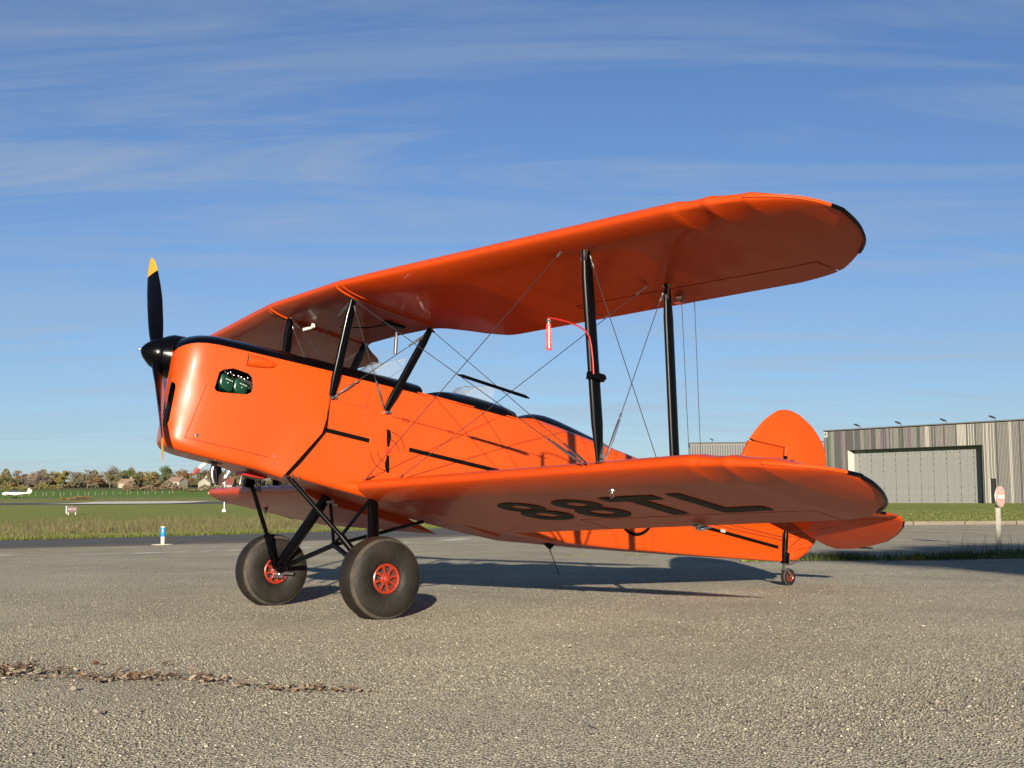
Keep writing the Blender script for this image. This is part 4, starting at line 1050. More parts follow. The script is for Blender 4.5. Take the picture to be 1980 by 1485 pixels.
# local: x along the wall to the right, y inwards, z up
HL_, HH, HD = 36.0, 8.50, 30.0
D0, D1, DH, DR = 3.43, 21.0, 6.15, 1.05
CLAD = mat('cladding_back', (.03, .03, .03), .7)
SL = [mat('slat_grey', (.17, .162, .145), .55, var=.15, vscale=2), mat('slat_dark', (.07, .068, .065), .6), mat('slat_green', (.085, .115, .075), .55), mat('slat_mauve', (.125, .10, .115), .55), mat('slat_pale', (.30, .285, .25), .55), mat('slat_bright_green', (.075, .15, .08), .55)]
DOOR = mat('door_steel', (.17, .173, .165), .55, var=.12, vscale=1.2)
mb = MB()
mb.box((D0 / 2, .20, HH / 2), (D0, .16, HH)); mb.box(((D1 + HL_) / 2, .20, HH / 2), (HL_ - D1, .16, HH)); mb.box(((D0 + D1) / 2, .20, (DH + HH) / 2), (D1 - D0, .16, HH - DH))
mb.box((.1, HD / 2 + .29, HH / 2), (.2, HD, HH)); mb.box((HL_ - .1, HD / 2 + .29, HH / 2), (.2, HD, HH)); mb.box((HL_ / 2, HD + .3, HH / 2), (HL_, .2, HH))
mb.build('wall', CLAD, hang, smooth=False)
mb = MB(); mb.box((HL_ / 2, HD / 2 + .15, HH + .06), (HL_ + .1, HD + .5, .12)); mb.build('roof', mat('roof_edge', (.09, .09, .09), .6), hang, smooth=False)
mb = MB(); rnd = random.Random(11); k = 0; x = .09; tint = 0; left = 0
while x < HL_:
    if left <= 0:
        left = rnd.randint(1, 4); tint = rnd.choice([0, 2, 3, 1, 3, 0, 1, 1]) if x < 13 else rnd.choice([0, 4, 4, 0])
        if 11.6 < x < 12.1: tint = 5
    left -= 1
    c = tint if rnd.random() < .72 else rnd.choice([0, 1, 0])
    z0 = DH if D0 - .05 < x < D1 + .05 else .05
    if not (21.85 < x < 22.5 and z0 < 1): mb.box((x, .065, (z0 + HH - .1) / 2), (.085, .11, HH - .1 - z0), c)
    else: mb.box((x, .065, (2.6 + HH - .1) / 2), (.085, .11, HH - 2.7), c)
    x += .165
o = mb.build('cladding_slats', SL, hang, smooth=False); o['kind'] = 'stuff'
mb = MB(); mb.box((22.18, .10, 1.3), (.62, .03, 2.55)); mb.build('side_door', DARK, hang, smooth=False)
# recess lining, sun and shade coloured in: left jamb pale, right jamb dark
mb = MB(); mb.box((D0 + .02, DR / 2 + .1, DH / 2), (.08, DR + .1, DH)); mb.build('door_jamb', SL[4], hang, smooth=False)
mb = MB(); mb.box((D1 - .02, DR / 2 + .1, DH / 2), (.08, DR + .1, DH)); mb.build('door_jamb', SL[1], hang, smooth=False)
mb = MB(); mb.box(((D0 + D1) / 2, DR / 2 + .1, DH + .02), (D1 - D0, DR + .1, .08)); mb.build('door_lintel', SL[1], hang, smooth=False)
NP = 21; pw = (D1 - D0 - .1) / NP; pm = None
for k in range(NP):
    xx = D0 + .05 + (k + .5) * pw
    if pm is None:
        mb = MB(); mb.box((0, 0, DH / 2), (pw - .035, .08, DH - .02)); mb.box((-pw / 2 + .05, -.045, DH / 2), (.04, .02, DH - .1)); o = mb.build('door_panel', DOOR, hang, smooth=False); pm = o.data
    else:
        o = bpy.data.objects.new('door_panel', pm); COL.objects.link(o); o.parent = hang
    o.location = (xx, DR + .1 - (.03 if k % 2 else 0), .02)
mb = MB()
for k in range(1, NP, 2):
    for z in (.35, 1.0, 1.7, 3.6, 4.3, 4.9, 5.5): mb.box((D0 + .05 + k * pw, DR - .0, z), (.05, .05, .10))
o = mb.build('door_hinges', DARK, hang, smooth=False); o['kind'] = 'stuff'
mb = MB(); mb.box((.32, -.02, HH - .42), (.44, .04, .62)); sp_ = mb.build('number_plate', WHITE, hang, smooth=False)
tx = text_mesh('8', .62, 'number', BLACKS, .012); tx.parent = sp_; tx.location = (.32, -.045, HH - .42); tx.rotation_euler = (R(90), 0, 0)
for sx_ in (5.14, 10.8, 16.6, 22.5, 28.3):
    mb = MB(); mb.tube([(sx_ + .1, .3, HH + .1), (sx_ + .1, -.1, HH + .42)], .03, 6); mb.box((sx_ - .03, -.25, HH + .48), (.55, .42, .12), 0, Matrix.Rotation(R(24), 3, 'Y'))
    mb.build('floodlight', DARK, hang, smooth=False)

far = empty('far_hangar'); lateral(far, (39.2, 242, 3.9), R(-8))
tag(far, 'low grey hangar far behind the biplane fin', 'hangar')
mb = MB(); mb.box((14, 10, 5.5), (30, 20, 11.0)); mb.build('wall', SL[1], far, smooth=False)
mb = MB(); mb.box((14, 10, 11.1), (30.4, 20.4, .3)); mb.build('roof', CLAD, far, smooth=False)
mb = MB()
for k in range(60): mb.box((-.9 + k * .5, -.04, 5.4), (.25, .08, 10.6))
o = mb.build('cladding_slats', CLAD, far, smooth=False); o['kind'] = 'stuff'
mb = MB(); mb.tube([(3.5, .2, 11.2), (3.5, -.3, 11.7)], .05, 6); mb.box((3.4, -.5, 11.8), (.8, .6, .2), 0, Matrix.Rotation(R(24), 3, 'Y')); mb.build('floodlight', DARK, far, smooth=False)

# ------------------------------------------------------------------ airfield furniture
z0 = TZ(-6.2, 22.5) + .012
mk = empty('taxiway_marker', (-6.25, 22.5, z0)); tag(mk, 'short blue and white edge marker post on a pale base beside the taxiway', 'marker post')
mb = MB(); mb.lathe((0, 0, 0), (0, 0, 1), [(0, .27), (.012, .27), (.016, .25), (.018, .05)], 28); mb.build('base_plate', CREAM, mk)
mb = MB(); mb.lathe((0, 0, .018), (0, 0, 1), [(0, .050), (.03, .048), (.17, .055), (.18, .052)], 20); mb.build('lower_tube', CREAM, mk)
mb = MB(); mb.lathe((0, 0, .196), (0, 0, 1), [(0, .052), (.01, .058), (.215, .058), (.225, .052)], 20); mb.build('blue_tube', BLUE, mk)
mb = MB(); mb.lathe((0, 0, .421), (0, 0, 1), [(0, .05), (.004, .055), (.025, .052), (.034, .02)], 20); mb.build('cap', WHITE, mk)

gz = TZ(-29.3, 82)
sg_ = empty('runway_sign', (-29.6, 82, gz)); sg_.rotation_euler = (0, 0, R(20)); tag(sg_, 'small dark red runway guidance sign with white lettering in the grass', 'sign')
mb = MB(); mb.box((0, 0, .40), (.72, .12, .44)); mb.build('panel', mat('sign_red', (.035, .006, .006), .5), sg_, smooth=False)
mb = MB(); mb.box((-.385, 0, .37), (.05, .20, .54)); mb.build('side_frame', WHITE, sg_, smooth=False)
for x in (-.25, .25):
    mb = MB(); mb.box((x, 0, .08), (.05, .06, .19)); mb.build('leg', GALV, sg_, smooth=False)
mb = MB(); mb.box((.22, -.04, .68), (.22, .10, .05), 0, Matrix.Rotation(R(-25), 3, 'Y')); mb.box((.28, .0, .63), (.04, .04, .08)); mb.build('lamp', DARK, sg_, smooth=False)
tx = text_mesh('B 07-25', .17, 'lettering', mat('sign_letter', (.30, .26, .25), .6), .002); tx.parent = sg_; tx.location = (.01, -.065, .40); tx.rotation_euler = (R(90), 0, 0)

HOUSEW = mat('house_render', (.20, .185, .15), .8, var=.2, vscale=.5)
wx_, wy_ = -21.1, 93.0
ws = empty('windsock', (wx_, wy_, TZ(wx_, wy_))); tag(ws, 'red and white windsock hanging slack from a mast behind the nose', 'windsock')
mb = MB(); mb.tube([(0, 0, 0), (0, 0, 5.25)], [.05, .035], 10); mb.build('mast', WHITE, ws)
mb = MB(); mb.box((0, 0, 2.9), (.15, .13, .24)); mb.build('junction_box', WHITE, ws, smooth=False)
mb = MB(); mb.box((0, 0, .10), (.28, .28, .20)); mb.build('footing', CONC, ws, smooth=False)
mb = MB()
segs = [(-.05, 5.1, .30), (-.55, 4.78, .27), (-1.05, 4.42, .23), (-1.50, 4.06, .20), (-2.10, 3.56, .155), (-2.57, 3.08, .11)]
def sock(i0, i1):
    m_ = MB(); rg = []
    for x, z, r in segs[i0:i1 + 1]:
        rg.append([(x + .7 * r * math.cos(a), r * math.sin(a), z - .7 * r * math.cos(a)) for a in [2 * PI * k / 14 for k in range(14)]])
    m_.rings(rg, True, False); return m_
for i in range(5): sock(i, i + 1).build('sock_band', WHITE if i in (1, 3) else RED, ws, angle=70)
mb = MB(); mb.tube([(.22 * math.cos(a), .30 * math.sin(a), 5.1 - .22 * math.cos(a)) for a in np.linspace(0, 2 * PI, 17)], .02, 6); mb.build('hoop', GALV, ws)

# faded round sign on a weathered board post at the right
sx_, sy_ = 12.40, 17.4
ps = empty('round_sign_post', (sx_, sy_, 0)); tag(ps, 'faded pink round traffic sign on a weathered white post', 'road sign')
ps.rotation_euler = (R(1), 0, R(47))
mb = MB(); mb.box((0, .03, .45), (.045, .085, .92)); mb.build('post', WOODW, ps, smooth=False)
mb = MB(); mb.lathe((0, -.02, 1.0), (0, -1, 0), [(0, .0), (0, .218), (.012, .222), (.02, .218), (.022, 0)], 32); mb.build('disc', PINK, ps)
mb = MB(); mb.box((0, -.046, 1.0), (.33, .004, .075)); mb.build('bar', WHITE, ps, smooth=False)
mb = MB(); mb.lathe((0, -.015, 1.0), (0, 1, 0), [(0, .218), (.012, .224), (.02, .218)], 32); mb.build('rim', GALV, ps)

# light aircraft on the far taxi strip
lx, ly = -112.5, 279.0
la = empty('light_aircraft'); lateral(la, (lx, ly, TZ(lx, ly) + .03), R(4)); tag(la, 'small white light aircraft taxiing far off at the left edge', 'aircraft')
mb = MB(); rg = []
for x, w, zb, zt in ((-3.1, .1, .95, 1.15), (-2.9, .38, .75, 1.35), (-2.2, .52, .62, 1.5), (-1.2, .58, .58, 1.55), (0, .55, .62, 1.5), (1.0, .36, .8, 1.40), (2.2, .2, .98, 1.32), (3.4, .1, 1.1, 1.28)):
    rg.append([(x, w * math.cos(a), (zb + zt) / 2 + (zt - zb) / 2 * math.sin(a)) for a in [2 * PI * k / 16 for k in range(16)]])
mb.rings(rg); mb.build('body', WHITE, la, angle=60)
mb = MB(); rg = []
for x, w, h in ((-1.75, .30, .02), (-1.3, .45, .34), (-.6, .48, .48), (0, .42, .42), (.6, .25, .12), (.8, .1, .0)):
    rg.append([(x, w * math.cos(PI * k / 10), 1.42 + h * math.sin(PI * k / 10)) for k in range(11)])
mb.rings(rg, False, False); mb.build('canopy', mat('tinted_canopy', (.03, .035, .04), .1), la, angle=60)
mb = MB(); mb.rings([[(-1.5, s_ * .2, .70), (-.1, s_ * .2, .66), (-.1, s_ * .2, .60), (-1.5, s_ * .2, .62)] for s_ in (1,)] + [[(-1.35, 4.2, .98), (-.45, 4.2, .96), (-.45, 4.2, .93), (-1.35, 4.2, .94)]]); mb.build('wing', WHITE, la, smooth=False)
mb = MB(); mb.rings([[(-1.5, -.2, .70), (-.1, -.2, .66), (-.1, -.2, .60), (-1.5, -.2, .62)], [(-1.35, -4.2, .98), (-.45, -4.2, .96), (-.45, -4.2, .93), (-1.35, -4.2, .94)]]); mb.build('wing', WHITE, la, smooth=False)
mb = MB(); mb.rings([[(2.3, -.04, 1.25), (3.45, -.04, 1.22), (3.75, -.03, 2.25), (3.05, -.03, 2.25)], [(2.3, .04, 1.25), (3.45, .04, 1.22), (3.75, .03, 2.25), (3.05, .03, 2.25)]]); mb.build('fin', WHITE, la, smooth=False)
mb = MB(); mb.box((3.4, 0, 2.27), (.75, 2.7, .06)); mb.build('tailplane', WHITE, la, smooth=False)
for x, y in ((-2.2, 0), (-.2, .9), (-.2, -.9)):
    mb = MB(); mb.tube([(x, y * .6, .7), (x, y, .25)], .04, 8); mb.lathe((x, y - .06, .19), (0, 1, 0), [(0, .12), (.02, .19), (.10, .19), (.12, .12)], 16); mb.build('wheel_leg', BLACKS, la)

# houses beyond the field
def house(px, D, zrow, w, h, roof_m, label, rz=0, deep=7, ridge=1.6, windows=2):
    X = (px - 990) / 2393.85 * D + CAM.x; Y = D + CAM.y; z = TZ(X, Y)
    o = empty('house'); lateral(o, (X, Y, z), R(rz)); tag(o, label, 'house')
    mb = MB(); mb.add([(-w / 2, 0, 0), (w / 2, 0, 0), (w / 2, deep, 0), (-w / 2, deep, 0), (-w / 2, 0, h), (w / 2, 0, h), (w / 2, deep, h), (-w / 2, deep, h), (-w / 2, deep / 2, h + ridge), (w / 2, deep / 2, h + ridge)],
                      [(0, 1, 5, 4), (1, 2, 6, 9, 5), (2, 3, 7, 6), (3, 0, 4, 8, 7)]); mb.build('wall', HOUSEW, o, smooth=False)
    mb = MB()
    for s0, s1 in ((0, 1), (deep, -1)):
        e = .35; a = [(-w / 2 - e, s0 - s1 * e, h - ridge * e / (deep / 2) + .05), (w / 2 + e, s0 - s1 * e, h - ridge * e / (deep / 2) + .05), (w / 2 + e, deep / 2, h + ridge + .05), (-w / 2 - e, deep / 2, h + ridge + .05)]
        mb.add(a + [(p[0], p[1], p[2] + .15) for p in a], [(0, 1, 2, 3), (4, 5, 6, 7), (0, 1, 5, 4), (1, 2, 6, 5), (0, 3, 7, 4)])
    rf = mb.build('roof', roof_m, o, smooth=False)
    mb = MB(); mb.box((w * .3, deep * .55, h + ridge + .4), (.6, .6, 1.0)); mb.build('chimney', HOUSEW, rf, smooth=False)
    for k in range(windows):
        mb = MB(); mb.box((-w / 2 + w * (k + .7) / (windows + .4), -.02, h * .5), (.9, .08, 1.2)); mb.build('window', DARK, o, smooth=False)
    return o
REDROOF = mat('red_tiles', (.16, .045, .03), .8, var=.3, vscale=.8); BRNROOF = mat('brown_tiles', (.20, .13, .09), .8, var=.3, vscale=.8)
house(426, 400, 943, 7.6, 2.0, REDROOF, 'cream house with red roof seen under the biplane nose', 4, deep=8, ridge=2.2)
house(410, 398, 943, 2.8, 2.5, HOUSEW, 'cream gable annexe left of the red roofed house', 80, deep=4, ridge=1.4, windows=1)
house(336, 505, 932, 5.5, 2.6, BRNROOF, 'white cottage half hidden by the far trees', -20, deep=6)
house(57, 540, 930, 5.5, 4.2, BRNROOF, 'white house among the trees at the far left', 15, deep=6)
house(243, 505, 936, 5.5, 2.0, BRNROOF, 'low dark barn in front of the far trees', 5, deep=6, windows=1)

# ------------------------------------------------------------------ trees
def tree(name, X, Y, H, Wd, kind_, label, group, seed, bare=0.0, nleaf=420, base=.12, leaf=.5, flat=1.0, parts=True):
    rnd = random.Random(seed); z = TZ(X, Y)
    o = empty(name, (X, Y, z - .1)); tag(o, label, 'tree', group)
    mb = MB(); th = H * .62
    pts = [(rnd.uniform(-.03, .03) * H * k / 4, rnd.uniform(-.03, .03) * H * k / 4, th * k / 4) for k in range(5)]
    mb.tube(pts, [H * .026, H * .021, H * .016, H * .011, H * .005], 7)
    lobes = []
    for k in range(9 if bare < .5 else 16):
        a = rnd.uniform(0, 2 * PI); t0 = rnd.uniform(.25, .95); b = Vector(pts[min(3, int(t0 * 4))]).lerp(Vector(pts[min(4, int(t0 * 4) + 1)]), t0 * 4 % 1)
        e = Vector((math.cos(a) * Wd * rnd.uniform(.25, .48), math.sin(a) * Wd * rnd.uniform(.25, .48), rnd.uniform(.35, .98) * H * (1 if t0 > .5 else .75)))
        mid = b.lerp(e, .5) + Vector((0, 0, H * .04)); mb.tube([b, mid, e], [H * .010, H * .006, H * .002], 5); lobes.append(e)
        if bare > .3:
            for q in range(4):
                e2 = e + Vector((rnd.uniform(-1, 1), rnd.uniform(-1, 1), rnd.uniform(.1, 1))) * H * .13; mb.tube([mid.lerp(e, rnd.uniform(0, .8)), e2], [H * .004, H * .0015], 4)
    mb.build('trunk', BARK, o, recalc=False)
    V_, F_ = [], []
    lb = [(Vector((0, 0, H * .62)), .34)] + [(l, rnd.uniform(.14, .26)) for l in lobes]
    n_ = int(nleaf * (1 - bare * .55))
    for k in range(n_):
        c, rr = rnd.choice(lb); d = Vector((rnd.gauss(0, 1), rnd.gauss(0, 1), rnd.gauss(0, 1))).normalized() * (rnd.random() ** .45)
        p = c + Vector((d.x * rr * Wd, d.y * rr * Wd, d.z * rr * H * .62 * flat))
        if p.z < H * base: p.z = H * base + rnd.random() * .1 * H
        sz = leaf * rnd.uniform(.5, 1.2); u = Vector((rnd.gauss(0, 1), rnd.gauss(0, 1), rnd.gauss(0, .6))).normalized(); v = u.orthogonal().normalized(); v = (v + u.cross(v) * rnd.uniform(-1, 1)).normalized()
        b = len(V_); V_ += [p - u * sz * .5, p + v * sz * .32, p + u * sz * .5, p - v * sz * .32]; F_.append((b, b + 1, b + 2, b + 3))
    link('crown', V_, F_, FOL[kind_], o, smooth=False, recalc=False)
    return o
SKY = [(-14, 915, 'olive'), (8, 920, 'rust'), (22, 912, 'olive'), (36, 908, 'rust'), (52, 911, 'grey'), (70, 904, 'grey'), (88, 905, 'grey'), (106, 909, 'golden'), (121, 907, 'golden'), (138, 910, 'olive'), (154, 908, 'grey'), (170, 905, 'grey'), (185, 909, 'rust'), (199, 911, 'golden'), (213, 900, 'grey'), (228, 908, 'olive'), (239, 899, 'grey'), (253, 907, 'green'), (268, 909, 'olive'), (281, 911, 'rust'), (294, 905, 'golden'), (310, 908, 'olive'), (329, 896, 'green'), (344, 906, 'grey'), (358, 905, 'rust'), (374, 908, 'olive'), (391, 901, 'grey'), (407, 907, 'rust'), (423, 905, 'olive'), (440, 907, 'green'), (458, 904, 'olive'), (476, 908, 'rust'), (495, 905, 'olive'), (515, 906, 'grey'), (536, 905, 'olive')]
NTH = ['first', 'second', 'third', 'fourth', 'fifth', 'sixth', 'seventh', 'eighth', 'ninth', 'tenth', 'eleventh', 'twelfth', 'thirteenth', 'fourteenth', 'fifteenth', 'sixteenth', 'seventeenth', 'eighteenth', 'nineteenth', 'twentieth']
NTH += ['twenty-' + q for q in NTH[:9]] + ['thirtieth'] + ['thirty-' + q for q in NTH[:9]]
NOUN = {'olive': 'olive brown leafy tree', 'rust': 'rust brown autumn tree', 'golden': 'golden autumn tree', 'grey': 'bare grey branched tree', 'green': 'dark green leafy tree'}
rnd = random.Random(21)
for i, (px, row, kd) in enumerate(SKY):
    D = rnd.uniform(505, 545); X = (px - 990) / 2393.85 * D + CAM.x; Y = D + CAM.y
    zt = CAM.z + (997 - row) / 2393.85 * D; H = zt - TZ(X, Y) + .3
    tree('far_tree', X, Y, H, rnd.uniform(6.0, 9.0), kd, f'{NOUN[kd]}, {NTH[i]} from the left in the far tree line', 'far tree line', 100 + i, bare=.75 if kd == 'grey' else .0, nleaf=1500, leaf=.55)
# understorey between the trunks and bramble hedges in front: masses nobody could count
def hedge(name, px0, px1, D, h, kinds, n_, label, leaf=.6, dj=10):
    rnd = random.Random(int(px0) + n_); V_, F_, MI = [], [], []
    for k in range(n_):
        px = rnd.uniform(px0, px1); d = D + rnd.uniform(-dj, dj); X = (px - 990) / 2393.85 * d + CAM.x; Y = d + CAM.y
        env = .55 + .45 * math.sin(px * .13) * math.sin(px * .051 + 1); hh = h * max(.25, env) * rnd.random() ** .7
        p = Vector((X, Y, TZ(X, Y) + hh)); sz = leaf * rnd.uniform(.5, 1.3); u = Vector((rnd.gauss(0, 1), rnd.gauss(0, 1), rnd.gauss(0, .7))).normalized(); v = u.orthogonal().normalized()
        b = len(V_); V_ += [p - u * sz * .5, p + v * sz * .35, p + u * sz * .5, p - v * sz * .35]; F_.append((b, b + 1, b + 2, b + 3)); MI.append(rnd.randrange(len(kinds)))
    o = link(name, V_, F_, [FOL[q] for q in kinds], None, MI, smooth=False, recalc=False)
    kind(o, 'stuff', label, 'hedge'); return o
hedge('understorey', -30, 560, 548, 8.5, ['olive', 'rust', 'grey', 'green'], 26000, 'brown undergrowth filling the far tree line', .8, 14)
hedge('bramble_hedge', 238, 352, 425, 3.4, ['rust', 'grey'], 2200, 'dark brown bramble hedge before the trees', .6)
hedge('bramble_hedge', 355, 560, 385, 2.4, ['rust', 'grey', 'green'], 2600, 'low brown hedge running below the cream house', .6)
hedge('bramble_hedge', -30, 120, 470, 2.8, ['olive', 'golden'], 1800, 'pale scrub along the field edge at far left', .6)
hedge('bramble_hedge', 120, 176, 268, 1.0, ['olive', 'rust'], 700, 'small dark scrub patch beside the runway', .4, 4)
# fence posts across the field
NTH = ['first', 'second', 'third', 'fourth', 'fifth', 'sixth', 'seventh', 'eighth', 'ninth', 'tenth', 'eleventh', 'twelfth', 'thirteenth', 'fourteenth', 'fifteenth', 'sixteenth', 'seventeenth', 'eighteenth', 'nineteenth', 'twentieth']
NTH += ['twenty-' + q for q in NTH[:9]] + ['thirtieth'] + ['thirty-' + q for q in NTH[:9]]
pm = None; PG = mat('post_wood', (.20, .18, .14), .8, var=.3)
for k in range(26):
    px = 44 + k * 11.6 + (k * 37 % 7); D = 315 + (k * .9); X = (px - 990) / 2393.85 * D + CAM.x; Y = D + CAM.y
    if pm is None:
        mb = MB(); mb.box((0, 0, .45), (.07, .07, .9)); mb.box((0, 0, .92), (.05, .05, .05)); o = mb.build('fence_post', PG, None, smooth=False); pm = o.data
    else: o = bpy.data.objects.new('fence_post', pm); COL.objects.link(o)
    o.location = (X, Y, TZ(X, Y)); tag(o, f'short pale post in the green field, {NTH[k]} from the left', 'post', 'fence posts across the field')
# the broad tree behind the photographer whose shade lies on the right of the apron
stre = empty('shade_tree', (14.5, -36.0, 0)); tag(stre, 'broad tree outside the view casting shade at right', 'tree')
rnd = random.Random(77); mb = MB(); mb.tube([(0, 0, 0), (.2, 0, 3), (0, .2, 6), (0, 0, 9)], [.42, .34, .26, .08], 10)
for k in range(14):
    a = 2 * PI * k / 14 + rnd.uniform(-.2, .2); mb.tube([(0, 0, 5.5 + .2 * k), (math.cos(a) * 3, math.sin(a) * 2, 8.4), (math.cos(a) * 7, math.sin(a) * 4, 9.0 + rnd.uniform(-.8, .8))], [.14, .09, .02], 6)
mb.build('trunk', BARK, stre, recalc=False)
V_, F_ = [], []
for k in range(6500):
    d = Vector((rnd.gauss(0, 1), rnd.gauss(0, 1), rnd.gauss(0, 1))).normalized() * rnd.random() ** .4
    w_ = 1 + .10 * math.sin(7 * math.atan2(d.z, d.x)); p = Vector((d.x * 8.2 * w_, d.y * 4.5, 9.25 + d.z * 1.5 * w_)); sz = .55 * rnd.uniform(.6, 1.3)
    u = Vector((rnd.gauss(0, 1), rnd.gauss(0, 1), rnd.gauss(0, 1))).normalized(); v = u.orthogonal().normalized(); b = len(V_); V_ += [p - u * sz * .5, p + v * sz * .35, p + u * sz * .5, p - v * sz * .35]; F_.append((b, b + 1, b + 2, b + 3))
link('crown', V_, F_, FOL['green'], stre, smooth=False, recalc=False)

# ------------------------------------------------------------------ grass and weeds
def blades(name, n_, pick, hr, wr, M, label, seed, lean=.35):
    rnd = random.Random(seed); V_, F_ = [], []
    for k in range(n_):
        q = pick(rnd)
        if q is None: continue
        x, y, s_ = q; z = TZ(x, y); h = rnd.uniform(*hr) * s_; w = rnd.uniform(*wr); a = rnd.uniform(0, PI); lx_, ly_ = rnd.gauss(0, lean) * h, rnd.gauss(0, lean) * h
        dx, dy = math.cos(a) * w / 2, math.sin(a) * w / 2; b = len(V_)
        V_ += [(x - dx, y - dy, z - .01), (x + dx, y + dy, z - .01), (x + lx_ * .4 + dx * .7, y + ly_ * .4 + dy * .7, z + h * .6), (x + lx_ * .4 - dx * .7, y + ly_ * .4 - dy * .7, z + h * .6), (x + lx_, y + ly_, z + h)]
        F_ += [(b, b + 1, b + 2, b + 3), (b + 3, b + 2, b + 4)]
    o = link(name, V_, F_, M, None, smooth=False, recalc=False); kind(o, 'stuff', label, 'grass'); return o
def pick_tall(r):
    n_ = 29.5 + (r.random() ** 1.3) * 20; t = r.uniform(-16, 44); x, y = along(t, n_); cl = math.sin(x * 1.3 + y * .7) * math.sin(x * .37 - y * .9)
    if r.random() > .62 + .38 * cl: return None
    return x, y, (.45 + .45 * min(1, (n_ - 29.5) / 5)) * (.75 + .35 * math.sin(x * .83 + 1.3) * math.sin(y * .61) + .2 * cl)
blades('tall_grass', 110000, pick_tall, (.10, .55), (.008, .022), TALLG, 'tall brownish weeds along the far side of the taxiway', 1)
def pick_edge(r):
    n_ = 28.72 + abs(r.gauss(0, .7)); t = r.uniform(-18, 46); x, y = along(t, n_); return x, y, 1
blades('verge_grass', 26000, pick_edge, (.05, .2), (.008, .022), SHORTG, 'short green grass on the taxiway verge', 2)
# rough grass island right of the tail
ISL = []
def isl_y(x): return 9.55 + .10 * (x - 6.5) + .12 * math.sin(x * 2.1)
def isl_h(x): return .28 + max(0, min(1, (x - 8.2) / 3.5)) * 3.0
gv = []; xs_ = list(np.arange(5.6, 26, .4))
for x in xs_:
    y0 = isl_y(x); h = isl_h(x) * (min(1, (x - 5.6) / 1.0) if x < 6.6 else 1)
    for k in range(5): gv.append((x, y0 + (h + .12 * math.sin(x * 3.7)) * k / 4, .012 + .03 * math.sin(PI * k / 4)))
kind(link('grass_island', gv, [(i * 5 + k, (i + 1) * 5 + k, (i + 1) * 5 + k + 1, i * 5 + k + 1) for i in range(len(xs_) - 1) for k in range(4)], GRASS, recalc=False), 'structure')
def pick_isl(r):
    x = 5.7 + 12 * r.random() ** 1.2; y = isl_y(x) + isl_h(x) * r.random() - .08
    if r.random() > .55 + .45 * math.sin(x * 5.1) * math.sin(y * 4.3 + x): return None
    return x, y, 1
blades('island_grass', 15000, pick_isl, (.04, .15), (.006, .016), SHORTG, 'rough grass on the apron island right of the tail', 3)
def pick_weed(r):
    x = 9.0 + 6 * r.random(); y = isl_y(x) + isl_h(x) * r.uniform(.3, 1.1); return x, y, 1
blades('island_weeds', 110, pick_weed, (.15, .45), (.004, .009), TALLG, 'dry weed stalks around the sign post', 4, .2)
def pick_lawn(r):
    y = 40.4 + 40 * r.random() ** 2; x = r.uniform(14, 20 + y * .6); return x, y, 1
blades('lawn_grass', 24000, pick_lawn, (.03, .07), (.02, .05), SHORTG, 'mown lawn grass before the hangar', 5)
def pick_crack(r):
    x = r.uniform(2.6, 6.2); y = 12.3 + .12 * (x - 2.6) + r.gauss(0, .03); return (x, y, 1) if math.sin(x * 6) > .3 else None
blades('crack_grass', 900, pick_crack, (.015, .06), (.004, .01), SHORTG, 'grass growing in an apron joint beyond the biplane', 6)

# ------------------------------------------------------------------ loose chippings in the foreground
GRAVEL = leaf_mat('loose_chippings', [(.035, .032, .026), (.085, .077, .06), (.13, .118, .09), (.16, .145, .11), (.18, .165, .125), (.11, .10, .077), (.20, .185, .145), (.15, .135, .10), (.34, .31, .25)], .85)
rs = np.random.default_rng(5); NG = 185000
Dg = 3.2 + rs.gamma(2.0, 2.1, NG)
Xg = CAM.x + rs.uniform(-.44, .44, NG) * Dg; Yg = CAM.y + Dg
vn = np.sin(1.9 * Xg + .7 * Yg) * np.sin(1.3 * Yg - .8 * Xg) + .5 * np.sin(3.1 * Xg - 2.3 * Yg + 1) + .4 * np.sin(6.3 * Xg + 4.1 * Yg)
kp = rs.random(NG) < .62 + .36 * vn; Dg, Xg, Yg = Dg[kp], Xg[kp], Yg[kp]; NG = len(Dg)      # worn bare here, loose there
rg_ = rs.lognormal(-5.70, .34, NG).clip(.0018, .0075)
octa = np.array([(1, 0, 0), (-.9, .1, 0), (0, 1, .1), (.1, -1, 0), (.1, 0, 1), (0, 0, -1)], float)
of = np.array([(0, 2, 4), (2, 1, 4), (1, 3, 4), (3, 0, 4), (2, 0, 5), (1, 2, 5), (3, 1, 5), (0, 3, 5)])
ax = rs.uniform(0, 2 * PI, NG); jit = rs.uniform(.65, 1.3, (NG, 6, 3)); tl = rs.normal(0, .5, NG)
Vg = octa[None] * jit * rg_[:, None, None] * np.array([1.25, .95, .62])
ca, sa = np.cos(ax)[:, None], np.sin(ax)[:, None]; ct_, st_ = np.cos(tl)[:, None], np.sin(tl)[:, None]
y1 = Vg[..., 1] * ct_ - Vg[..., 2] * st_; z1 = Vg[..., 1] * st_ + Vg[..., 2] * ct_
Wg = np.stack([Vg[..., 0] * ca - y1 * sa + Xg[:, None], Vg[..., 0] * sa + y1 * ca + Yg[:, None], z1 + .006 + (rg_ * .22)[:, None]], -1).reshape(-1, 3)
Fg = (of[None] + (np.arange(NG) * 6)[:, None, None]).reshape(-1, 3)
me = bpy.data.meshes.new('loose_chippings'); me.vertices.add(len(Wg)); me.vertices.foreach_set('co', Wg.ravel())
me.loops.add(len(Fg) * 3); me.loops.foreach_set('vertex_index', Fg.ravel().astype(np.int32)); me.polygons.add(len(Fg)); me.polygons.foreach_set('loop_start', np.arange(0, len(Fg) * 3, 3, dtype=np.int32)); me.update(calc_edges=True); me.validate()
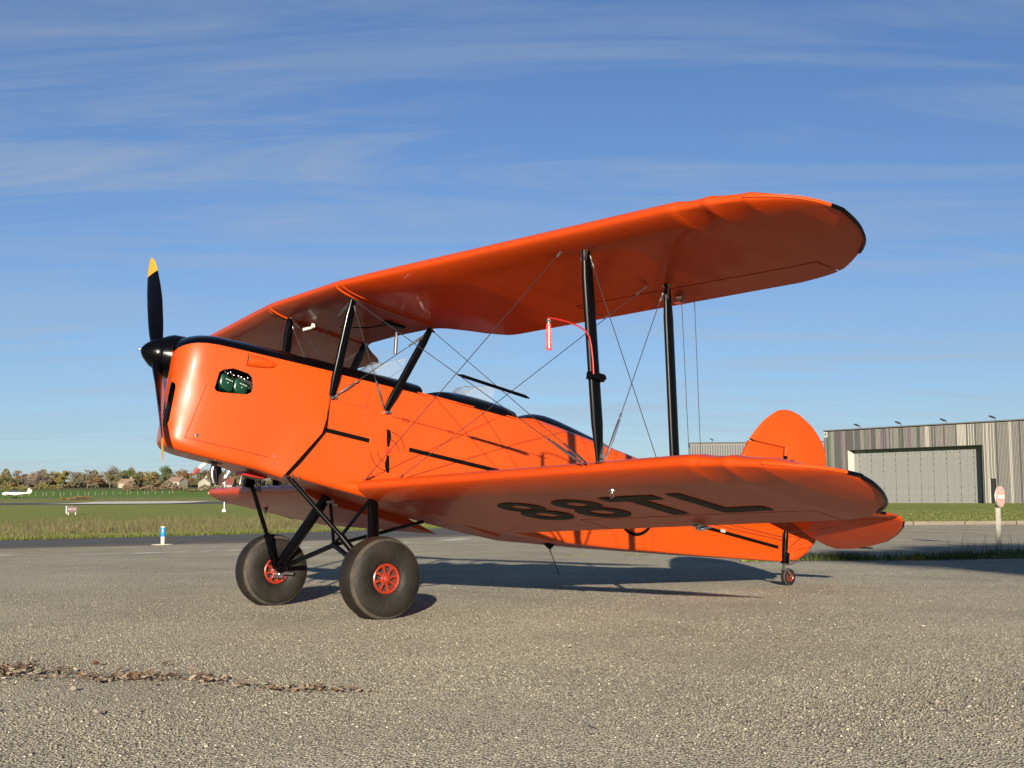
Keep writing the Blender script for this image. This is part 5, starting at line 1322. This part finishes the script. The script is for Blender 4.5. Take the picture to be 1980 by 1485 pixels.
me.materials.append(GRAVEL); o = bpy.data.objects.new('loose_chippings', me); COL.objects.link(o); kind(o, 'stuff', 'loose stone chippings covering the foreground asphalt', 'gravel')

# ------------------------------------------------------------------ fallen leaves
def leaf_geo(rnd, L_, wr=(.3, .6)):
    w = L_ * rnd.uniform(*wr); cu = rnd.uniform(.05, .45) * L_; n_ = 5; V_ = []; bend = rnd.uniform(-.4, .4)
    for k in range(n_ + 1):
        u = k / n_ * 2 - 1; hw_ = w / 2 * (max(0, 1 - u * u) ** .6) * rnd.uniform(.75, 1.15) + .0006; z = cu * u * u * .6; e = cu * rnd.uniform(.1, .5) * (1 - u * u); yc = bend * w * u * u
        V_ += [(u * L_ / 2, yc - hw_, z + e), (u * L_ / 2, yc, z), (u * L_ / 2, yc + hw_, z + e)]
    F_ = []
    for k in range(n_):
        for j in (0, 1): F_.append((k * 3 + j, (k + 1) * 3 + j, (k + 1) * 3 + j + 1, k * 3 + j + 1))
    return [Vector(v) for v in V_], F_
rnd = random.Random(31); V_, F_ = [], []
def drift(x):       # leaf drift line along a shallow joint
    return float(np.interp(x, [-.6, .17, .55, 1.0, 1.25, 1.85], [-2.72, -2.80, -2.92, -3.03, -3.20, -3.46]))
for k in range(5200):
    u = rnd.random(); x = -.6 + 2.45 * u ** 1.1; thin = max(.15, 1 - (x + .6) / 3.0); sp = (.055 + .12 * abs(math.sin(x * 3.1 + .8))) * thin
    y = drift(x) + rnd.gauss(0, sp) + (rnd.gauss(0, .25) if rnd.random() < .06 else 0)
    if rnd.random() > (.06 + .94 * abs(math.sin(x * 4.3 + 1.0)) * abs(math.sin(x * 9.1 + .4)) ** .7) * thin: continue
    y += .05 * math.sin(x * 7.3) + .03 * math.sin(x * 17.1)
    L_ = rnd.choice([rnd.uniform(.008, .018), rnd.uniform(.014, .028), rnd.uniform(.020, .040)])
    v, f = leaf_geo(rnd, L_, (.08, .5) if rnd.random() < .4 else (.3, .65)); M_ = Matrix.Translation((x, y, .014 + rnd.random() * .016)) @ Matrix.Rotation(rnd.uniform(0, 6.28), 4, 'Z') @ Matrix.Rotation(rnd.gauss(0, .9), 4, 'X') @ Matrix.Rotation(rnd.gauss(0, .4), 4, 'Y')
    b = len(V_); V_ += [M_ @ p for p in v]; F_ += [tuple(i + b for i in q) for q in f]
o = link('leaf_litter', V_, F_, DRYLEAF, None, recalc=False); kind(o, 'stuff', 'drift of dry brown leaves along a joint in the apron', 'leaves')
kinds_ = []
for k in range(6):
    v, f = leaf_geo(rnd, rnd.uniform(.034, .052)); me = bpy.data.meshes.new('fallen_leaf'); me.from_pydata(v, [], f); me.materials.append(PALELEAF if k in (1, 4) else DRYLEAF); me.polygons.foreach_set('use_smooth', [True] * len(f)); kinds_.append(me)
spots = []
for k in range(34):
    D = 3.7 + 6.0 * rnd.random() ** 1.2; lat = rnd.uniform(.02, .40) if rnd.random() < .62 else rnd.uniform(-.40, .1); spots.append((lat, D, rnd.randrange(6)))
spots.sort(); cnt = {True: 0, False: 0}
for lat, D, kk in spots:
    o = bpy.data.objects.new('fallen_leaf', kinds_[kk]); COL.objects.link(o); s_ = rnd.uniform(.45, .95); o.scale = (s_, s_, s_)
    o.location = (CAM.x + lat * D, CAM.y + D, .018); o.rotation_euler = (rnd.gauss(0, .35), rnd.gauss(0, .25), rnd.uniform(0, 6.28))
    pale = kk in (1, 4); nm = NTH[cnt[pale]]; cnt[pale] += 1
    tag(o, f'small pale dry leaf alone on the asphalt, {nm} pale one from the left' if pale else f'small curled brown leaf alone on the asphalt, {nm} brown one from the left', 'leaf', 'leaves scattered singly on the apron')
